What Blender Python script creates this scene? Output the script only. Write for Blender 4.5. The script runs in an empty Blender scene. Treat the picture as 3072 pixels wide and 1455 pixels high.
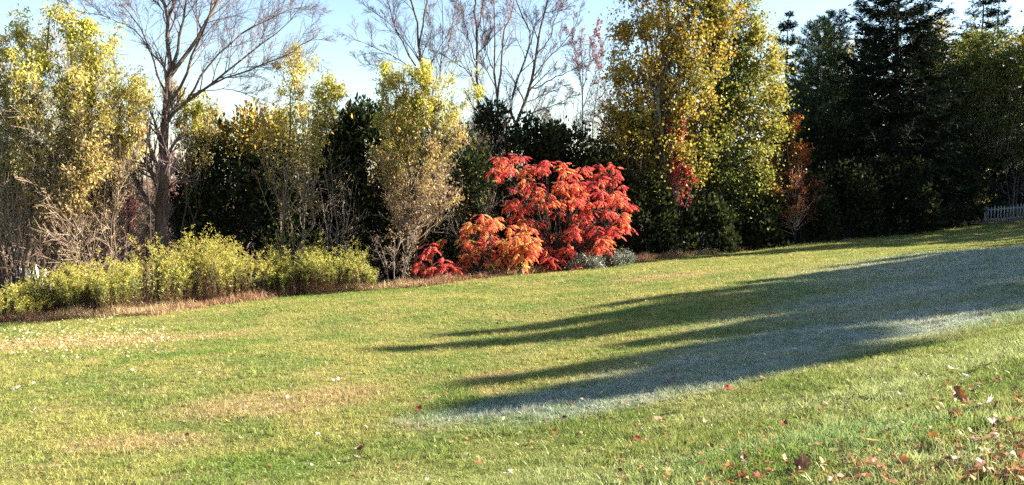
import bpy, math, random
import numpy as np
from mathutils import Vector

# ------------------------------------------------------------------ camera, sky, sun, exposure
SC = bpy.context.scene
COL = SC.collection
EYE = 1.5
PITCH = math.radians(-5.0)
FPX, WPX, HPX = 2411.0, 3072.0, 1455.0          # focal length and frame in photograph pixels
SUN_AZ, SUN_EL = math.radians(82.0), math.radians(22.0)

cam_d = bpy.data.cameras.new('camera')
cam_d.sensor_width = 36.0
cam_d.lens = 36.0 * FPX / WPX
cam_d.clip_start = 0.05
cam_d.clip_end = 3000.0
cam = bpy.data.objects.new('camera', cam_d)
COL.objects.link(cam)
cam.location = (0, 0, EYE)
cam.rotation_euler = (math.radians(90) + PITCH, 0, 0)
SC.camera = cam

world = bpy.data.worlds.new('World')
SC.world = world
world.use_nodes = True
wn = world.node_tree
wn.nodes.clear()
sky = wn.nodes.new('ShaderNodeTexSky')
sky.sky_type = 'NISHITA'
sky.sun_disc = False
sky.sun_elevation = SUN_EL
sky.sun_rotation = SUN_AZ
sky.altitude = 200
sky.air_density = 1.0
sky.dust_density = 0.6
sky.ozone_density = 1.6
bg = wn.nodes.new('ShaderNodeBackground')
bg.inputs['Strength'].default_value = 0.05
wo = wn.nodes.new('ShaderNodeOutputWorld')
wn.links.new(sky.outputs[0], bg.inputs[0])
wn.links.new(bg.outputs[0], wo.inputs[0])

sun_d = bpy.data.lights.new('sun', 'SUN')
sun_d.energy = 5.0
sun_d.angle = math.radians(0.53)
sun_d.color = (1.0, 0.90, 0.74)
sun = bpy.data.objects.new('sun', sun_d)
COL.objects.link(sun)
SUNV = Vector((math.sin(SUN_AZ) * math.cos(SUN_EL), math.cos(SUN_AZ) * math.cos(SUN_EL), math.sin(SUN_EL)))
sun.rotation_euler = (-SUNV).to_track_quat('-Z', 'Y').to_euler()
sun.location = (30, 10, 30)

vs = SC.view_settings
vs.view_transform = 'Standard'
vs.look = 'None'
vs.exposure = 2.6
vs.gamma = 1.0
vs.use_curve_mapping = False
SC.cycles.use_denoising = False
SC.cycles.max_bounces = 6
SC.cycles.diffuse_bounces = 3
SC.cycles.glossy_bounces = 2
SC.cycles.transmission_bounces = 3
SC.cycles.transparent_max_bounces = 4
SC.cycles.use_adaptive_sampling = True
SC.cycles.adaptive_threshold = 0.02

# ------------------------------------------------------------------ where things stand
BANK_N = (-0.44, 0.90)


def smooth(t):
    t = np.clip(t, 0, 1)
    return t * t * (3 - 2 * t)


def gz(x, y):
    """height of the ground"""
    x = np.asarray(x, float); y = np.asarray(y, float)
    xs_ = np.maximum(x, 0)
    ye = np.where(y < 40, y, 40 + 25 * (1 - np.exp(-(np.maximum(y, 40) - 40) / 25)))
    xe = np.where(x > 40, 40 + 20 * (1 - np.exp(-(np.maximum(x, 40) - 40) / 20)), x)
    xe = np.where(xe < -16, -16 - 10 * (1 - np.exp((np.minimum(xe, -16) + 16) / 10)), xe)
    base = -1.0 + 0.06 * xe - 0.05 * ye
    d = BANK_N[0] * x + BANK_N[1] * y
    bank = 1.0 * smooth((8.4 - d) / 7.2)
    rise = 0.065 * np.minimum(xs_ * xs_ / (xs_ + 1.5), 26) * smooth((36 - y) / 22)
    und = 0.05 * np.sin(0.55 * x + 0.3 * y) * np.sin(0.4 * y - 0.2 * x + 1.0)
    return base + bank + rise + und


def ray(px, py):
    u = (px - WPX / 2) / FPX
    v = (HPX / 2 - py) / FPX
    c, s = math.cos(PITCH), math.sin(PITCH)
    return np.array([u, c - v * s, s + v * c])


def at(px, py, Y):
    d = ray(px, py)
    t = Y / d[1]
    return np.array([d[0] * t, Y, EYE + d[2] * t])


def on_ground(px, py):
    d = ray(px, py)
    t, st = 2.0, 0.05
    while t < 200:
        p = d * t
        if EYE + p[2] <= gz(p[0], p[1]):
            break
        t += st
    return np.array([d[0] * t, d[1] * t, float(gz(d[0] * t, d[1] * t))])


def base_at(px, Y):
    x = at(px, 700, Y)[0]
    return np.array([x, Y, float(gz(x, Y))])


EDGE = np.array([on_ground(*p)[:2] for p in ((-500, 1010), (0, 972), (480, 945), (900, 885), (1260, 862), (1640, 818), (1900, 788),
                                              (2300, 746), (2700, 702), (2950, 674), (3072, 664), (3400, 640))])


def edge_y(x):
    return np.interp(x, EDGE[:, 0], EDGE[:, 1])


# ------------------------------------------------------------------ mesh helpers
def norm(v):
    return v / np.maximum(np.linalg.norm(v, axis=-1, keepdims=True), 1e-9)


class MB:
    """collects vertices, faces of 3 or 4 corners, and two per-vertex numbers"""
    def __init__(self):
        self.v, self.q, self.t, self.a, self.b, self.n = [], [], [], [], [], 0

    def add(self, V, quads=None, tris=None, a=None, b=None):
        V = np.asarray(V, float).reshape(-1, 3)
        n = len(V)
        self.v.append(V)
        if quads is not None and len(quads):
            self.q.append(np.asarray(quads, np.int64).reshape(-1, 4) + self.n)
        if tris is not None and len(tris):
            self.t.append(np.asarray(tris, np.int64).reshape(-1, 3) + self.n)
        self.a.append(np.zeros(n) if a is None else np.broadcast_to(np.asarray(a, float), (n,)))
        self.b.append(np.zeros(n) if b is None else np.broadcast_to(np.asarray(b, float), (n,)))
        self.n += n

    def mesh(self, name, mat, smooth_shade=False, attrs=True):
        me = bpy.data.meshes.new(name)
        V = np.concatenate(self.v).astype(np.float32)
        Q = np.concatenate(self.q) if self.q else np.zeros((0, 4), np.int64)
        T = np.concatenate(self.t) if self.t else np.zeros((0, 3), np.int64)
        me.vertices.add(len(V))
        me.vertices.foreach_set('co', V.ravel())
        nl = Q.size + T.size
        me.loops.add(nl)
        me.loops.foreach_set('vertex_index', np.concatenate([Q.ravel(), T.ravel()]).astype(np.int32))
        nf = len(Q) + len(T)
        me.polygons.add(nf)
        starts = np.concatenate([np.arange(len(Q)) * 4, Q.size + np.arange(len(T)) * 3]).astype(np.int32)
        me.polygons.foreach_set('loop_start', starts)
        if smooth_shade:
            me.polygons.foreach_set('use_smooth', np.ones(nf, bool))
        if attrs:
            for nm, arr in (('a', self.a), ('b', self.b)):
                at_ = me.attributes.new(nm, 'FLOAT', 'POINT')
                at_.data.foreach_set('value', np.concatenate(arr).astype(np.float32))
        me.update()
        me.validate()
        if mat is not None:
            me.materials.append(mat)
        return me

    def obj(self, name, mat, parent=None, smooth_shade=False, attrs=True):
        o = bpy.data.objects.new(name, self.mesh(name, mat, smooth_shade, attrs))
        COL.objects.link(o)
        if parent is not None:
            o.parent = parent
            o.matrix_parent_inverse = parent.matrix_world.inverted() if parent.type != 'EMPTY' else o.matrix_parent_inverse
            o.location = -Vector(parent.location) if parent.type == 'EMPTY' else (0, 0, 0)
        return o


def tag(o, label=None, cat=None, group=None, kind=None):
    if label: o['label'] = label
    if cat: o['category'] = cat
    if group: o['group'] = group
    if kind: o['kind'] = kind
    return o


def thing(name, label, cat, loc, group=None):
    o = bpy.data.objects.new(name, None)
    o.empty_display_size = 0.2
    o.location = tuple(float(c) for c in loc)
    COL.objects.link(o)
    return tag(o, label, cat, group)


def copy_tree(o):
    c = o.copy(); COL.objects.link(c)
    for ch in o.children:
        d = ch.copy(); COL.objects.link(d); d.parent = c
    return c


def tubes(mb, P, R, sides=5, a=None, b=0.0, rng=None):
    """P (M,K,3) centre lines, R (M,K) radii -> closed-round tubes"""
    P = np.asarray(P, float); R = np.asarray(R, float)
    M, K, _ = P.shape
    T = norm(np.gradient(P, axis=1))
    ref = np.where(np.abs(T[:, :1, 2:3]) > 0.9, np.array([1.0, 0, 0]), np.array([0, 0, 1.0]))
    U = norm(np.cross(T, np.broadcast_to(ref, T.shape)))
    Vv = np.cross(T, U)
    ang = np.arange(sides) * 2 * math.pi / sides
    ring = (P[:, :, None, :] + R[:, :, None, None] * (np.cos(ang)[None, None, :, None] * U[:, :, None, :]
                                                     + np.sin(ang)[None, None, :, None] * Vv[:, :, None, :]))
    m = np.arange(M)[:, None, None] * (K * sides)
    k = np.arange(K - 1)[None, :, None] * sides
    s = np.arange(sides)[None, None, :]
    s2 = (s + 1) % sides
    q = np.stack([m + k + s, m + k + s2, m + k + sides + s2, m + k + sides + s], -1).reshape(-1, 4)
    av = np.repeat((np.random.RandomState(M).rand(M) if a is None else a), K * sides)
    mb.add(ring.reshape(-1, 3), quads=q, a=av, b=b)


def interp_lines(P, t):
    """P (M,K,3), t (M,n) in 0..1 -> positions and tangents (M,n,3)"""
    M, K, _ = P.shape
    f = np.clip(t, 0, 0.9999) * (K - 1)
    i = f.astype(int)
    w = (f - i)[..., None]
    mi = np.arange(M)[:, None]
    A, B = P[mi, i], P[mi, i + 1]
    return A * (1 - w) + B * w, norm(B - A), i, w


def grow(P, R, n, t0, t1, L, ang, up, K, wig, rr, rng, curve=0.0, rmin=0.003, taper=0.3, absolute=False, flatz=1.0):
    M, k, _ = P.shape
    t = t0 + (t1 - t0) * (np.arange(n)[None, :] + rng.random_sample((M, n))) / n
    pos, T, i, w = interp_lines(P, t)
    mi = np.arange(M)[:, None]
    r0 = R[mi, i] * (1 - w[..., 0]) + R[mi, i + 1] * w[..., 0]
    plen = np.linalg.norm(np.diff(P, axis=1), axis=2).sum(1)[:, None]
    rv = rng.normal(size=pos.shape)
    rv -= (rv * T).sum(-1, keepdims=True) * T
    rv = norm(rv)
    a = np.radians(rng.normal(ang, ang * 0.22, (M, n)))[..., None]
    D = np.cos(a) * T + np.sin(a) * rv
    D[..., 2] = D[..., 2] * flatz + up
    D = norm(D)
    ln = L[0] + (L[1] - L[0]) * rng.random_sample((M, n))
    if not absolute:
        ln = ln * plen * (1 - 0.55 * t)
    D = D.reshape(-1, 3); pos = pos.reshape(-1, 3); ln = ln.reshape(-1); r0 = r0.reshape(-1)
    out = np.zeros((len(pos), K, 3)); out[:, 0] = pos
    p = pos.copy()
    for j in range(1, K):
        D = norm(D + rng.normal(0, wig, D.shape) + np.array([0, 0, curve]))
        p = p + D * (ln / (K - 1))[:, None]
        out[:, j] = p
    rad = np.maximum(r0 * rr, rmin)[:, None] * np.linspace(1, taper, K)[None, :]
    return out, np.maximum(rad, rmin * 0.5)


def resample(pts, K):
    pts = np.asarray(pts, float)
    d = np.r_[0, np.cumsum(np.linalg.norm(np.diff(pts, axis=0), axis=1))]
    t = np.linspace(0, d[-1], K * 4)
    q = np.stack([np.interp(t, d, pts[:, c]) for c in range(3)], 1)
    ker = np.ones(5) / 5
    qs = q.copy()
    for c in range(3):
        qs[2:-2, c] = np.convolve(q[:, c], ker, 'valid')
    return qs[np.linspace(0, len(qs) - 1, K).astype(int)]


def leaf_quads(mb, C, D, ln, wd, rng, b, nrm=None, a=None, flat=0.0):
    """diamond leaf faces: C base points, D directions"""
    N = len(C)
    D = norm(D)
    if nrm is None:
        nrm = rng.normal(size=(N, 3))
        nrm[:, 2] += flat
    S = norm(np.cross(D, nrm))
    ln = np.broadcast_to(ln, (N,))[:, None]; wd = np.broadcast_to(wd, (N,))[:, None]
    up = norm(np.cross(S, D)) * wd * 0.18
    V = np.stack([C, C + D * ln * 0.45 + S * wd * 0.5 + up, C + D * ln, C + D * ln * 0.45 - S * wd * 0.5 + up], 1)
    q = np.arange(N * 4).reshape(N, 4)
    if a is None:
        a = rng.random_sample(N)
    mb.add(V.reshape(-1, 3), quads=q, a=np.repeat(a, 4), b=np.repeat(np.broadcast_to(b, (N,)), 4))


# ------------------------------------------------------------------ materials
def nodes_of(name):
    m = bpy.data.materials.new(name)
    m.use_nodes = True
    nt = m.node_tree
    nt.nodes.clear()
    return m, nt, nt.nodes, nt.links


def ramp(nt, fac, stops):
    r = nt.nodes.new('ShaderNodeValToRGB')
    e = r.color_ramp.elements
    while len(e) < len(stops):
        e.new(0.5)
    for el, (p, c) in zip(e, stops):
        el.position = p
        el.color = (c[0], c[1], c[2], 1)
    if fac is not None:
        nt.links.new(fac, r.inputs[0])
    return r


def attr(nt, name):
    n = nt.nodes.new('ShaderNodeAttribute')
    n.attribute_name = name
    return n.outputs['Fac']


def math_node(nt, op, x, y=None, z=None):
    n = nt.nodes.new('ShaderNodeMath')
    n.operation = op
    for i, v in enumerate((x, y, z)):
        if v is None: continue
        if isinstance(v, (int, float)): n.inputs[i].default_value = v
        else: nt.links.new(v, n.inputs[i])
    return n.outputs[0]


def leaf_mat(name, stops, transl=0.4, lo=0.55, hi=1.25, gloss=0.015, rough=0.45):
    m, nt, N, L = nodes_of(name)
    r = ramp(nt, attr(nt, 'b'), stops)
    a = attr(nt, 'a')
    br = nt.nodes.new('ShaderNodeMapRange')
    br.inputs['To Min'].default_value = lo; br.inputs['To Max'].default_value = hi
    L.new(a, br.inputs['Value'])
    hs = N.new('ShaderNodeHueSaturation')
    L.new(r.outputs[0], hs.inputs['Color']); L.new(br.outputs[0], hs.inputs['Value'])
    hue = math_node(nt, 'MULTIPLY_ADD', math_node(nt, 'FRACT', math_node(nt, 'MULTIPLY', a, 17.3)), 0.04, 0.48)
    L.new(hue, hs.inputs['Hue'])
    d = N.new('ShaderNodeBsdfDiffuse'); t = N.new('ShaderNodeBsdfTranslucent')
    L.new(hs.outputs[0], d.inputs[0]); L.new(hs.outputs[0], t.inputs[0])
    mx = N.new('ShaderNodeMixShader'); mx.inputs[0].default_value = transl
    L.new(d.outputs[0], mx.inputs[1]); L.new(t.outputs[0], mx.inputs[2])
    out = N.new('ShaderNodeOutputMaterial')
    if gloss > 0:
        g = N.new('ShaderNodeBsdfGlossy'); g.inputs['Roughness'].default_value = rough
        g.inputs[0].default_value = (1, 1, 1, 1)
        m2 = N.new('ShaderNodeMixShader'); m2.inputs[0].default_value = gloss
        L.new(mx.outputs[0], m2.inputs[1]); L.new(g.outputs[0], m2.inputs[2])
        L.new(m2.outputs[0], out.inputs[0])
    else:
        L.new(mx.outputs[0], out.inputs[0])
    return m


def bark_mat(name, c1, c2, scale=6.0, bump=0.4, stretch=5.0):
    m, nt, N, L = nodes_of(name)
    g = N.new('ShaderNodeNewGeometry')
    mp = N.new('ShaderNodeMapping'); mp.inputs['Scale'].default_value = (scale * stretch, scale * stretch, scale)
    L.new(g.outputs['Position'], mp.inputs[0])
    nz = N.new('ShaderNodeTexNoise'); nz.inputs['Scale'].default_value = 1.0; nz.inputs['Detail'].default_value = 4
    L.new(mp.outputs[0], nz.inputs['Vector'])
    r = ramp(nt, nz.outputs[0], ((0.32, c1), (0.68, c2)))
    bs = N.new('ShaderNodeBsdfPrincipled')
    bs.inputs['Roughness'].default_value = 0.85
    bs.inputs['Specular IOR Level'].default_value = 0.2
    L.new(r.outputs[0], bs.inputs['Base Color'])
    bp = N.new('ShaderNodeBump'); bp.inputs['Strength'].default_value = bump; bp.inputs['Distance'].default_value = 0.02
    L.new(nz.outputs[0], bp.inputs['Height']); L.new(bp.outputs[0], bs.inputs['Normal'])
    out = N.new('ShaderNodeOutputMaterial')
    L.new(bs.outputs[0], out.inputs[0])
    return m


def plain_mat(name, c, rough=0.6, var=0.2, scale=8.0, metallic=0.0):
    m, nt, N, L = nodes_of(name)
    g = N.new('ShaderNodeNewGeometry')
    nz = N.new('ShaderNodeTexNoise'); nz.inputs['Scale'].default_value = scale; nz.inputs['Detail'].default_value = 5
    L.new(g.outputs['Position'], nz.inputs['Vector'])
    r = ramp(nt, nz.outputs[0], ((0.3, tuple(x * (1 - var) for x in c)), (0.7, tuple(min(1, x * (1 + var)) for x in c))))
    bs = N.new('ShaderNodeBsdfPrincipled'); bs.inputs['Roughness'].default_value = rough
    bs.inputs['Metallic'].default_value = metallic
    L.new(r.outputs[0], bs.inputs['Base Color'])
    out = N.new('ShaderNodeOutputMaterial'); L.new(bs.outputs[0], out.inputs[0])
    return m


BARK_GREY = bark_mat('bark_grey', (0.11, 0.095, 0.085), (0.30, 0.27, 0.24), 3.0, 0.6)
BARK_BROWN = bark_mat('bark_brown', (0.06, 0.042, 0.034), (0.15, 0.11, 0.085), 4.0, 0.5)
BARK_DARK = bark_mat('bark_dark', (0.022, 0.018, 0.015), (0.06, 0.048, 0.04), 4.0, 0.5)
BARK_ASPEN = bark_mat('bark_aspen', (0.16, 0.15, 0.12), (0.42, 0.40, 0.34), 2.0, 0.3, 1.0)
TWIG_TAN = bark_mat('twig_tan', (0.24, 0.175, 0.13), (0.46, 0.36, 0.275), 6.0, 0.1)
TWIG_RED = bark_mat('twig_red', (0.085, 0.06, 0.065), (0.19, 0.14, 0.145), 6.0, 0.1)
TWIG_BROWN = bark_mat('twig_brown', (0.13, 0.09, 0.07), (0.28, 0.21, 0.155), 6.0, 0.1)
TWIG_GREY = bark_mat('twig_grey', (0.10, 0.08, 0.075), (0.24, 0.19, 0.165), 6.0, 0.1)

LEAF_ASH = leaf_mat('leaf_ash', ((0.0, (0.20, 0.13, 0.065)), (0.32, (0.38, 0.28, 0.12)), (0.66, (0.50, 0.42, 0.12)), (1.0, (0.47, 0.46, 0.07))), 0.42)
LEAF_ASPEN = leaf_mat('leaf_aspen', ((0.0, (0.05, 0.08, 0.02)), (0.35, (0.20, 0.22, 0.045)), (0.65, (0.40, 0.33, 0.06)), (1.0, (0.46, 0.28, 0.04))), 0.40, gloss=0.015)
LEAF_CEDAR = leaf_mat('leaf_cedar', ((0.0, (0.016, 0.028, 0.012)), (0.6, (0.035, 0.05, 0.018)), (1.0, (0.50, 0.35, 0.06))), 0.2, gloss=0.012)  # last stop is sunlight on the cedar tops, put into the leaf colour
LEAF_DARK = leaf_mat('leaf_dark', ((0.0, (0.018, 0.026, 0.012)), (0.5, (0.04, 0.052, 0.018)), (0.8, (0.12, 0.11, 0.025)), (1.0, (0.30, 0.22, 0.04))), 0.3, gloss=0.006)
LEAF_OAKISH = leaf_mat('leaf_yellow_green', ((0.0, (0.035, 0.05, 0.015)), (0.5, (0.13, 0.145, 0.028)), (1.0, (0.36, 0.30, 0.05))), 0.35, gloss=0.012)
NEEDLE = leaf_mat('needle_spruce', ((0.0, (0.008, 0.015, 0.008)), (1.0, (0.024, 0.038, 0.018))), 0.12, gloss=0.006)
NEEDLE_PINE = leaf_mat('needle_pine', ((0.0, (0.03, 0.055, 0.025)), (1.0, (0.11, 0.16, 0.06))), 0.2, gloss=0.01)
LEAF_SUMAC = leaf_mat('leaf_sumac', ((0.0, (0.48, 0.035, 0.045)), (0.33, (0.82, 0.13, 0.095)), (0.64, (0.78, 0.28, 0.10)), (1.0, (0.74, 0.58, 0.15))), 0.52, lo=0.72, hi=1.3, gloss=0.02)
LEAF_RED = leaf_mat('leaf_red_maple', ((0.0, (0.26, 0.02, 0.03)), (1.0, (0.48, 0.05, 0.04))), 0.4)
LEAF_PINK = leaf_mat('leaf_pink_red', ((0.0, (0.35, 0.09, 0.10)), (1.0, (0.55, 0.16, 0.15))), 0.4)
LEAF_ORANGE = leaf_mat('leaf_orange_maple', ((0.0, (0.13, 0.05, 0.02)), (0.5, (0.30, 0.095, 0.022)), (1.0, (0.52, 0.16, 0.03))), 0.4)
LEAF_TAN = leaf_mat('leaf_tan', ((0.0, (0.20, 0.13, 0.08)), (1.0, (0.42, 0.31, 0.16))), 0.35)
LEAF_GREY = leaf_mat('leaf_grey_green', ((0.0, (0.10, 0.13, 0.09)), (1.0, (0.26, 0.30, 0.22))), 0.25, gloss=0.04)
GOLDENROD = leaf_mat('leaf_goldenrod', ((0.0, (0.14, 0.065, 0.035)), (0.22, (0.20, 0.12, 0.045)), (0.36, (0.22, 0.27, 0.065)), (0.75, (0.45, 0.475, 0.10)), (1.0, (0.68, 0.55, 0.13))), 0.48, gloss=0.02)
DRYGRASS = leaf_mat('dry_grass', ((0.0, (0.17, 0.075, 0.05)), (0.5, (0.36, 0.22, 0.12)), (1.0, (0.50, 0.40, 0.20))), 0.35, gloss=0.02)
FALLEN = leaf_mat('fallen_leaf_mixed', ((0.0, (0.16, 0.05, 0.03)), (0.35, (0.36, 0.12, 0.05)), (0.7, (0.50, 0.36, 0.16)), (1.0, (0.70, 0.62, 0.48))), 0.2, gloss=0.03)


def patch(nt, pos, cx, cy, rx, ry, ang=0.0):
    """soft round spot in ground coordinates, 1 in the middle"""
    mp = nt.nodes.new('ShaderNodeMapping')
    mp.vector_type = 'TEXTURE'
    mp.inputs['Location'].default_value = (cx, cy, 0)
    mp.inputs['Rotation'].default_value = (0, 0, ang)
    mp.inputs['Scale'].default_value = (rx, ry, 1e6)
    nt.links.new(pos, mp.inputs[0])
    ln = nt.nodes.new('ShaderNodeVectorMath'); ln.operation = 'LENGTH'
    nt.links.new(mp.outputs[0], ln.inputs[0])
    mr = nt.nodes.new('ShaderNodeMapRange'); mr.interpolation_type = 'SMOOTHSTEP'
    mr.inputs['From Min'].default_value = 1.25; mr.inputs['From Max'].default_value = 0.35
    nt.links.new(ln.outputs['Value'], mr.inputs['Value'])
    return mr.outputs[0]


def mixc(nt, fac, c1, c2):
    n = nt.nodes.new('ShaderNodeMix'); n.data_type = 'RGBA'
    if isinstance(fac, (int, float)): n.inputs[0].default_value = fac
    else: nt.links.new(fac, n.inputs[0])
    for i, c in ((6, c1), (7, c2)):
        if isinstance(c, tuple): n.inputs[i].default_value = (*c, 1)
        else: nt.links.new(c, n.inputs[i])
    return n.outputs[2]


def noise(nt, pos, scale, detail=4, rough=0.6):
    n = nt.nodes.new('ShaderNodeTexNoise')
    n.inputs['Scale'].default_value = scale; n.inputs['Detail'].default_value = detail; n.inputs['Roughness'].default_value = rough
    nt.links.new(pos, n.inputs['Vector'])
    return n.outputs[0]


def sstep(nt, v, lo, hi):
    mr = nt.nodes.new('ShaderNodeMapRange'); mr.interpolation_type = 'SMOOTHSTEP'
    mr.inputs['From Min'].default_value = lo; mr.inputs['From Max'].default_value = hi
    nt.links.new(v, mr.inputs['Value'])
    return mr.outputs[0]


FROST = [on_ground(*p) for p in ((1700, 1190), (2300, 1050), (2850, 850), (3072, 755), (2620, 985), (2080, 1140))]


def lawn_colour(nt, blade):
    """colour of the turf: green, yellowed and straw patches, hoar frost lying in the hollow"""
    g = nt.nodes.new('ShaderNodeNewGeometry').outputs['Position']
    n1 = noise(nt, g, 0.55, 5); n2 = noise(nt, g, 1.7, 4); n3 = noise(nt, g, 14.0, 3); n4 = noise(nt, g, 22.0, 2); n5 = noise(nt, g, 5.0, 4, .7)
    c = mixc(nt, sstep(nt, n1, 0.36, 0.62), (0.175, 0.228, 0.055), (0.30, 0.292, 0.088))
    straw = sstep(nt, math_node(nt, 'ADD', n2, math_node(nt, 'MULTIPLY', math_node(nt, 'SUBTRACT', n3, 0.5), 0.35)), 0.50, 0.72)
    spots = None
    for px, py, rx, ry in ((150, 1030, 5.0, 1.3), (760, 1220, 1.6, 0.9), (1000, 1190, 1.0, .8), (620, 1010, 1.5, .6), (2000, 830, 2.5, 1.0), (1480, 1130, .6, .4), (420, 1330, 1.2, .5)):
        p = on_ground(px, py)
        s = patch(nt, g, p[0], p[1], rx, ry)
        spots = s if spots is None else math_node(nt, 'MAXIMUM', spots, s)
    bankd = nt.nodes.new('ShaderNodeVectorMath'); bankd.operation = 'DOT_PRODUCT'; bankd.inputs[1].default_value = (BANK_N[0], BANK_N[1], 0); nt.links.new(g, bankd.inputs[0])
    onbank = sstep(nt, bankd.outputs['Value'], 9.5, 5.0)
    straw = math_node(nt, 'MULTIPLY', straw, math_node(nt, 'MULTIPLY_ADD', onbank, -0.75, 1.0))
    straw = math_node(nt, 'MAXIMUM', math_node(nt, 'MULTIPLY', straw, 0.55), math_node(nt, 'MULTIPLY', spots, sstep(nt, n3, 0.3, 0.6)))
    c = mixc(nt, straw, c, (0.42, 0.305, 0.155))
    green = None
    for px, py, rx, ry in ((800, 1390, 1.0, .45), (600, 1060, 1.6, .5), (1100, 880, 4, 1.0), (2400, 1350, 1.5, .8)):
        p = on_ground(px, py)
        s = patch(nt, g, p[0], p[1], rx, ry)
        green = s if green is None else math_node(nt, 'MAXIMUM', green, s)
    c = mixc(nt, math_node(nt, 'MULTIPLY', green, 0.7), c, (0.13, 0.215, 0.035))
    pale = math_node(nt, 'MULTIPLY', math_node(nt, 'MULTIPLY', onbank, sstep(nt, n1, 0.42, 0.6)), 0.45)
    c = mixc(nt, pale, c, (0.27, 0.36, 0.17))
    fr = None
    for (p, rx, ry, an) in ((FROST[0], 2.4, .6, .30), (FROST[1], 3.6, .8, .32), (FROST[2], 6.0, 2.0, .40), (FROST[3], 9.0, 4.5, .5), (FROST[4], 5.0, 1.5, .35), (FROST[5], 3.2, .9, .32)):
        s = patch(nt, g, p[0], p[1], rx, ry, an)
        fr = s if fr is None else math_node(nt, 'MAXIMUM', fr, s)
    nf = math_node(nt, 'ADD', math_node(nt, 'MULTIPLY', n2, 0.7), math_node(nt, 'MULTIPLY', n4, 0.3))
    fr = math_node(nt, 'MULTIPLY', fr, sstep(nt, nf, 0.18, 0.60))
    c = mixc(nt, math_node(nt, 'MULTIPLY', fr, 0.54), c, (0.42, 0.49, 0.52))
    hv = nt.nodes.new('ShaderNodeHueSaturation'); nt.links.new(c, hv.inputs['Color'])
    mr = nt.nodes.new('ShaderNodeMapRange'); mr.inputs['From Min'].default_value = .3; mr.inputs['From Max'].default_value = .7; mr.inputs['To Min'].default_value = .72; mr.inputs['To Max'].default_value = 1.26
    nt.links.new(n5, mr.inputs['Value']); nt.links.new(mr.outputs[0], hv.inputs['Value'])
    c = hv.outputs[0]
    return c, g, n3


def make_lawn_mats():
    m, nt, N, L = nodes_of('turf_soil')
    c, g, n3 = lawn_colour(nt, False)
    # beyond the mown edge the ground is leaf litter
    sp = N.new('ShaderNodeSeparateXYZ'); L.new(g, sp.inputs[0])
    lit = attr(nt, 'b')
    litter = ramp(nt, noise(nt, g, 3.0, 6), ((0.3, (0.09, 0.055, 0.035)), (0.55, (0.20, 0.12, 0.08)), (0.75, (0.34, 0.24, 0.17)))).outputs[0]
    dk = mixc(nt, 0.45, c, (0.05, 0.045, 0.02))
    c2 = mixc(nt, lit, dk, litter)
    bs = N.new('ShaderNodeBsdfPrincipled'); bs.inputs['Roughness'].default_value = 0.95; bs.inputs['Specular IOR Level'].default_value = 0.1
    L.new(c2, bs.inputs['Base Color'])
    bp = N.new('ShaderNodeBump'); bp.inputs['Strength'].default_value = 0.8; bp.inputs['Distance'].default_value = 0.03
    L.new(noise(nt, g, 30.0, 4), bp.inputs['Height']); L.new(bp.outputs[0], bs.inputs['Normal'])
    o = N.new('ShaderNodeOutputMaterial'); L.new(bs.outputs[0], o.inputs[0])
    m2, nt, N, L = nodes_of('turf_blade')
    c, g, n3 = lawn_colour(nt, True)
    a = attr(nt, 'a')
    hs = N.new('ShaderNodeHueSaturation'); L.new(c, hs.inputs['Color'])
    br = N.new('ShaderNodeMapRange'); br.inputs['To Min'].default_value = 0.62; br.inputs['To Max'].default_value = 1.35
    L.new(a, br.inputs['Value']); L.new(br.outputs[0], hs.inputs['Value'])
    d = N.new('ShaderNodeBsdfDiffuse'); t = N.new('ShaderNodeBsdfTranslucent')
    L.new(hs.outputs[0], d.inputs[0]); L.new(hs.outputs[0], t.inputs[0])
    mx = N.new('ShaderNodeMixShader'); mx.inputs[0].default_value = 0.4
    L.new(d.outputs[0], mx.inputs[1]); L.new(t.outputs[0], mx.inputs[2])
    gl = N.new('ShaderNodeBsdfGlossy'); gl.inputs['Roughness'].default_value = 0.35
    m3 = N.new('ShaderNodeMixShader'); m3.inputs[0].default_value = 0.012
    L.new(mx.outputs[0], m3.inputs[1]); L.new(gl.outputs[0], m3.inputs[2])
    o = N.new('ShaderNodeOutputMaterial'); L.new(m3.outputs[0], o.inputs[0])
    return m, m2


SOIL, BLADE = make_lawn_mats()

# ------------------------------------------------------------------ the ground
def build_ground():
    def axis(lo, hi, step, far):
        mid = np.arange(lo, hi + step / 2, step)
        out, s, x = [], step, hi
        while x < far:
            s *= 1.25; x += s; out.append(x)
        out2, s, x = [], step, lo
        while x > -far:
            s *= 1.25; x -= s; out2.append(x)
        return np.r_[out2[::-1], mid, out]
    xs = axis(-28, 50, 0.65, 900); ys = axis(-6, 62, 0.65, 900)
    X, Y = np.meshgrid(xs, ys)
    Z = gz(X, Y)
    V = np.stack([X, Y, Z], -1).reshape(-1, 3)
    nx, ny = len(xs), len(ys)
    i = np.arange(nx - 1)[None, :]; j = np.arange(ny - 1)[:, None] * nx
    q = np.stack([i + j, i + j + 1, i + j + nx + 1, i + j + nx], -1).reshape(-1, 4)
    mb = MB()
    lit = smooth((V[:, 1] - edge_y(V[:, 0]) + 0.2) / 1.5)
    mb.add(V, quads=q, b=lit)
    o = mb.obj('lawn', SOIL, smooth_shade=True)
    tag(o, kind='structure')


build_ground()

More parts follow.
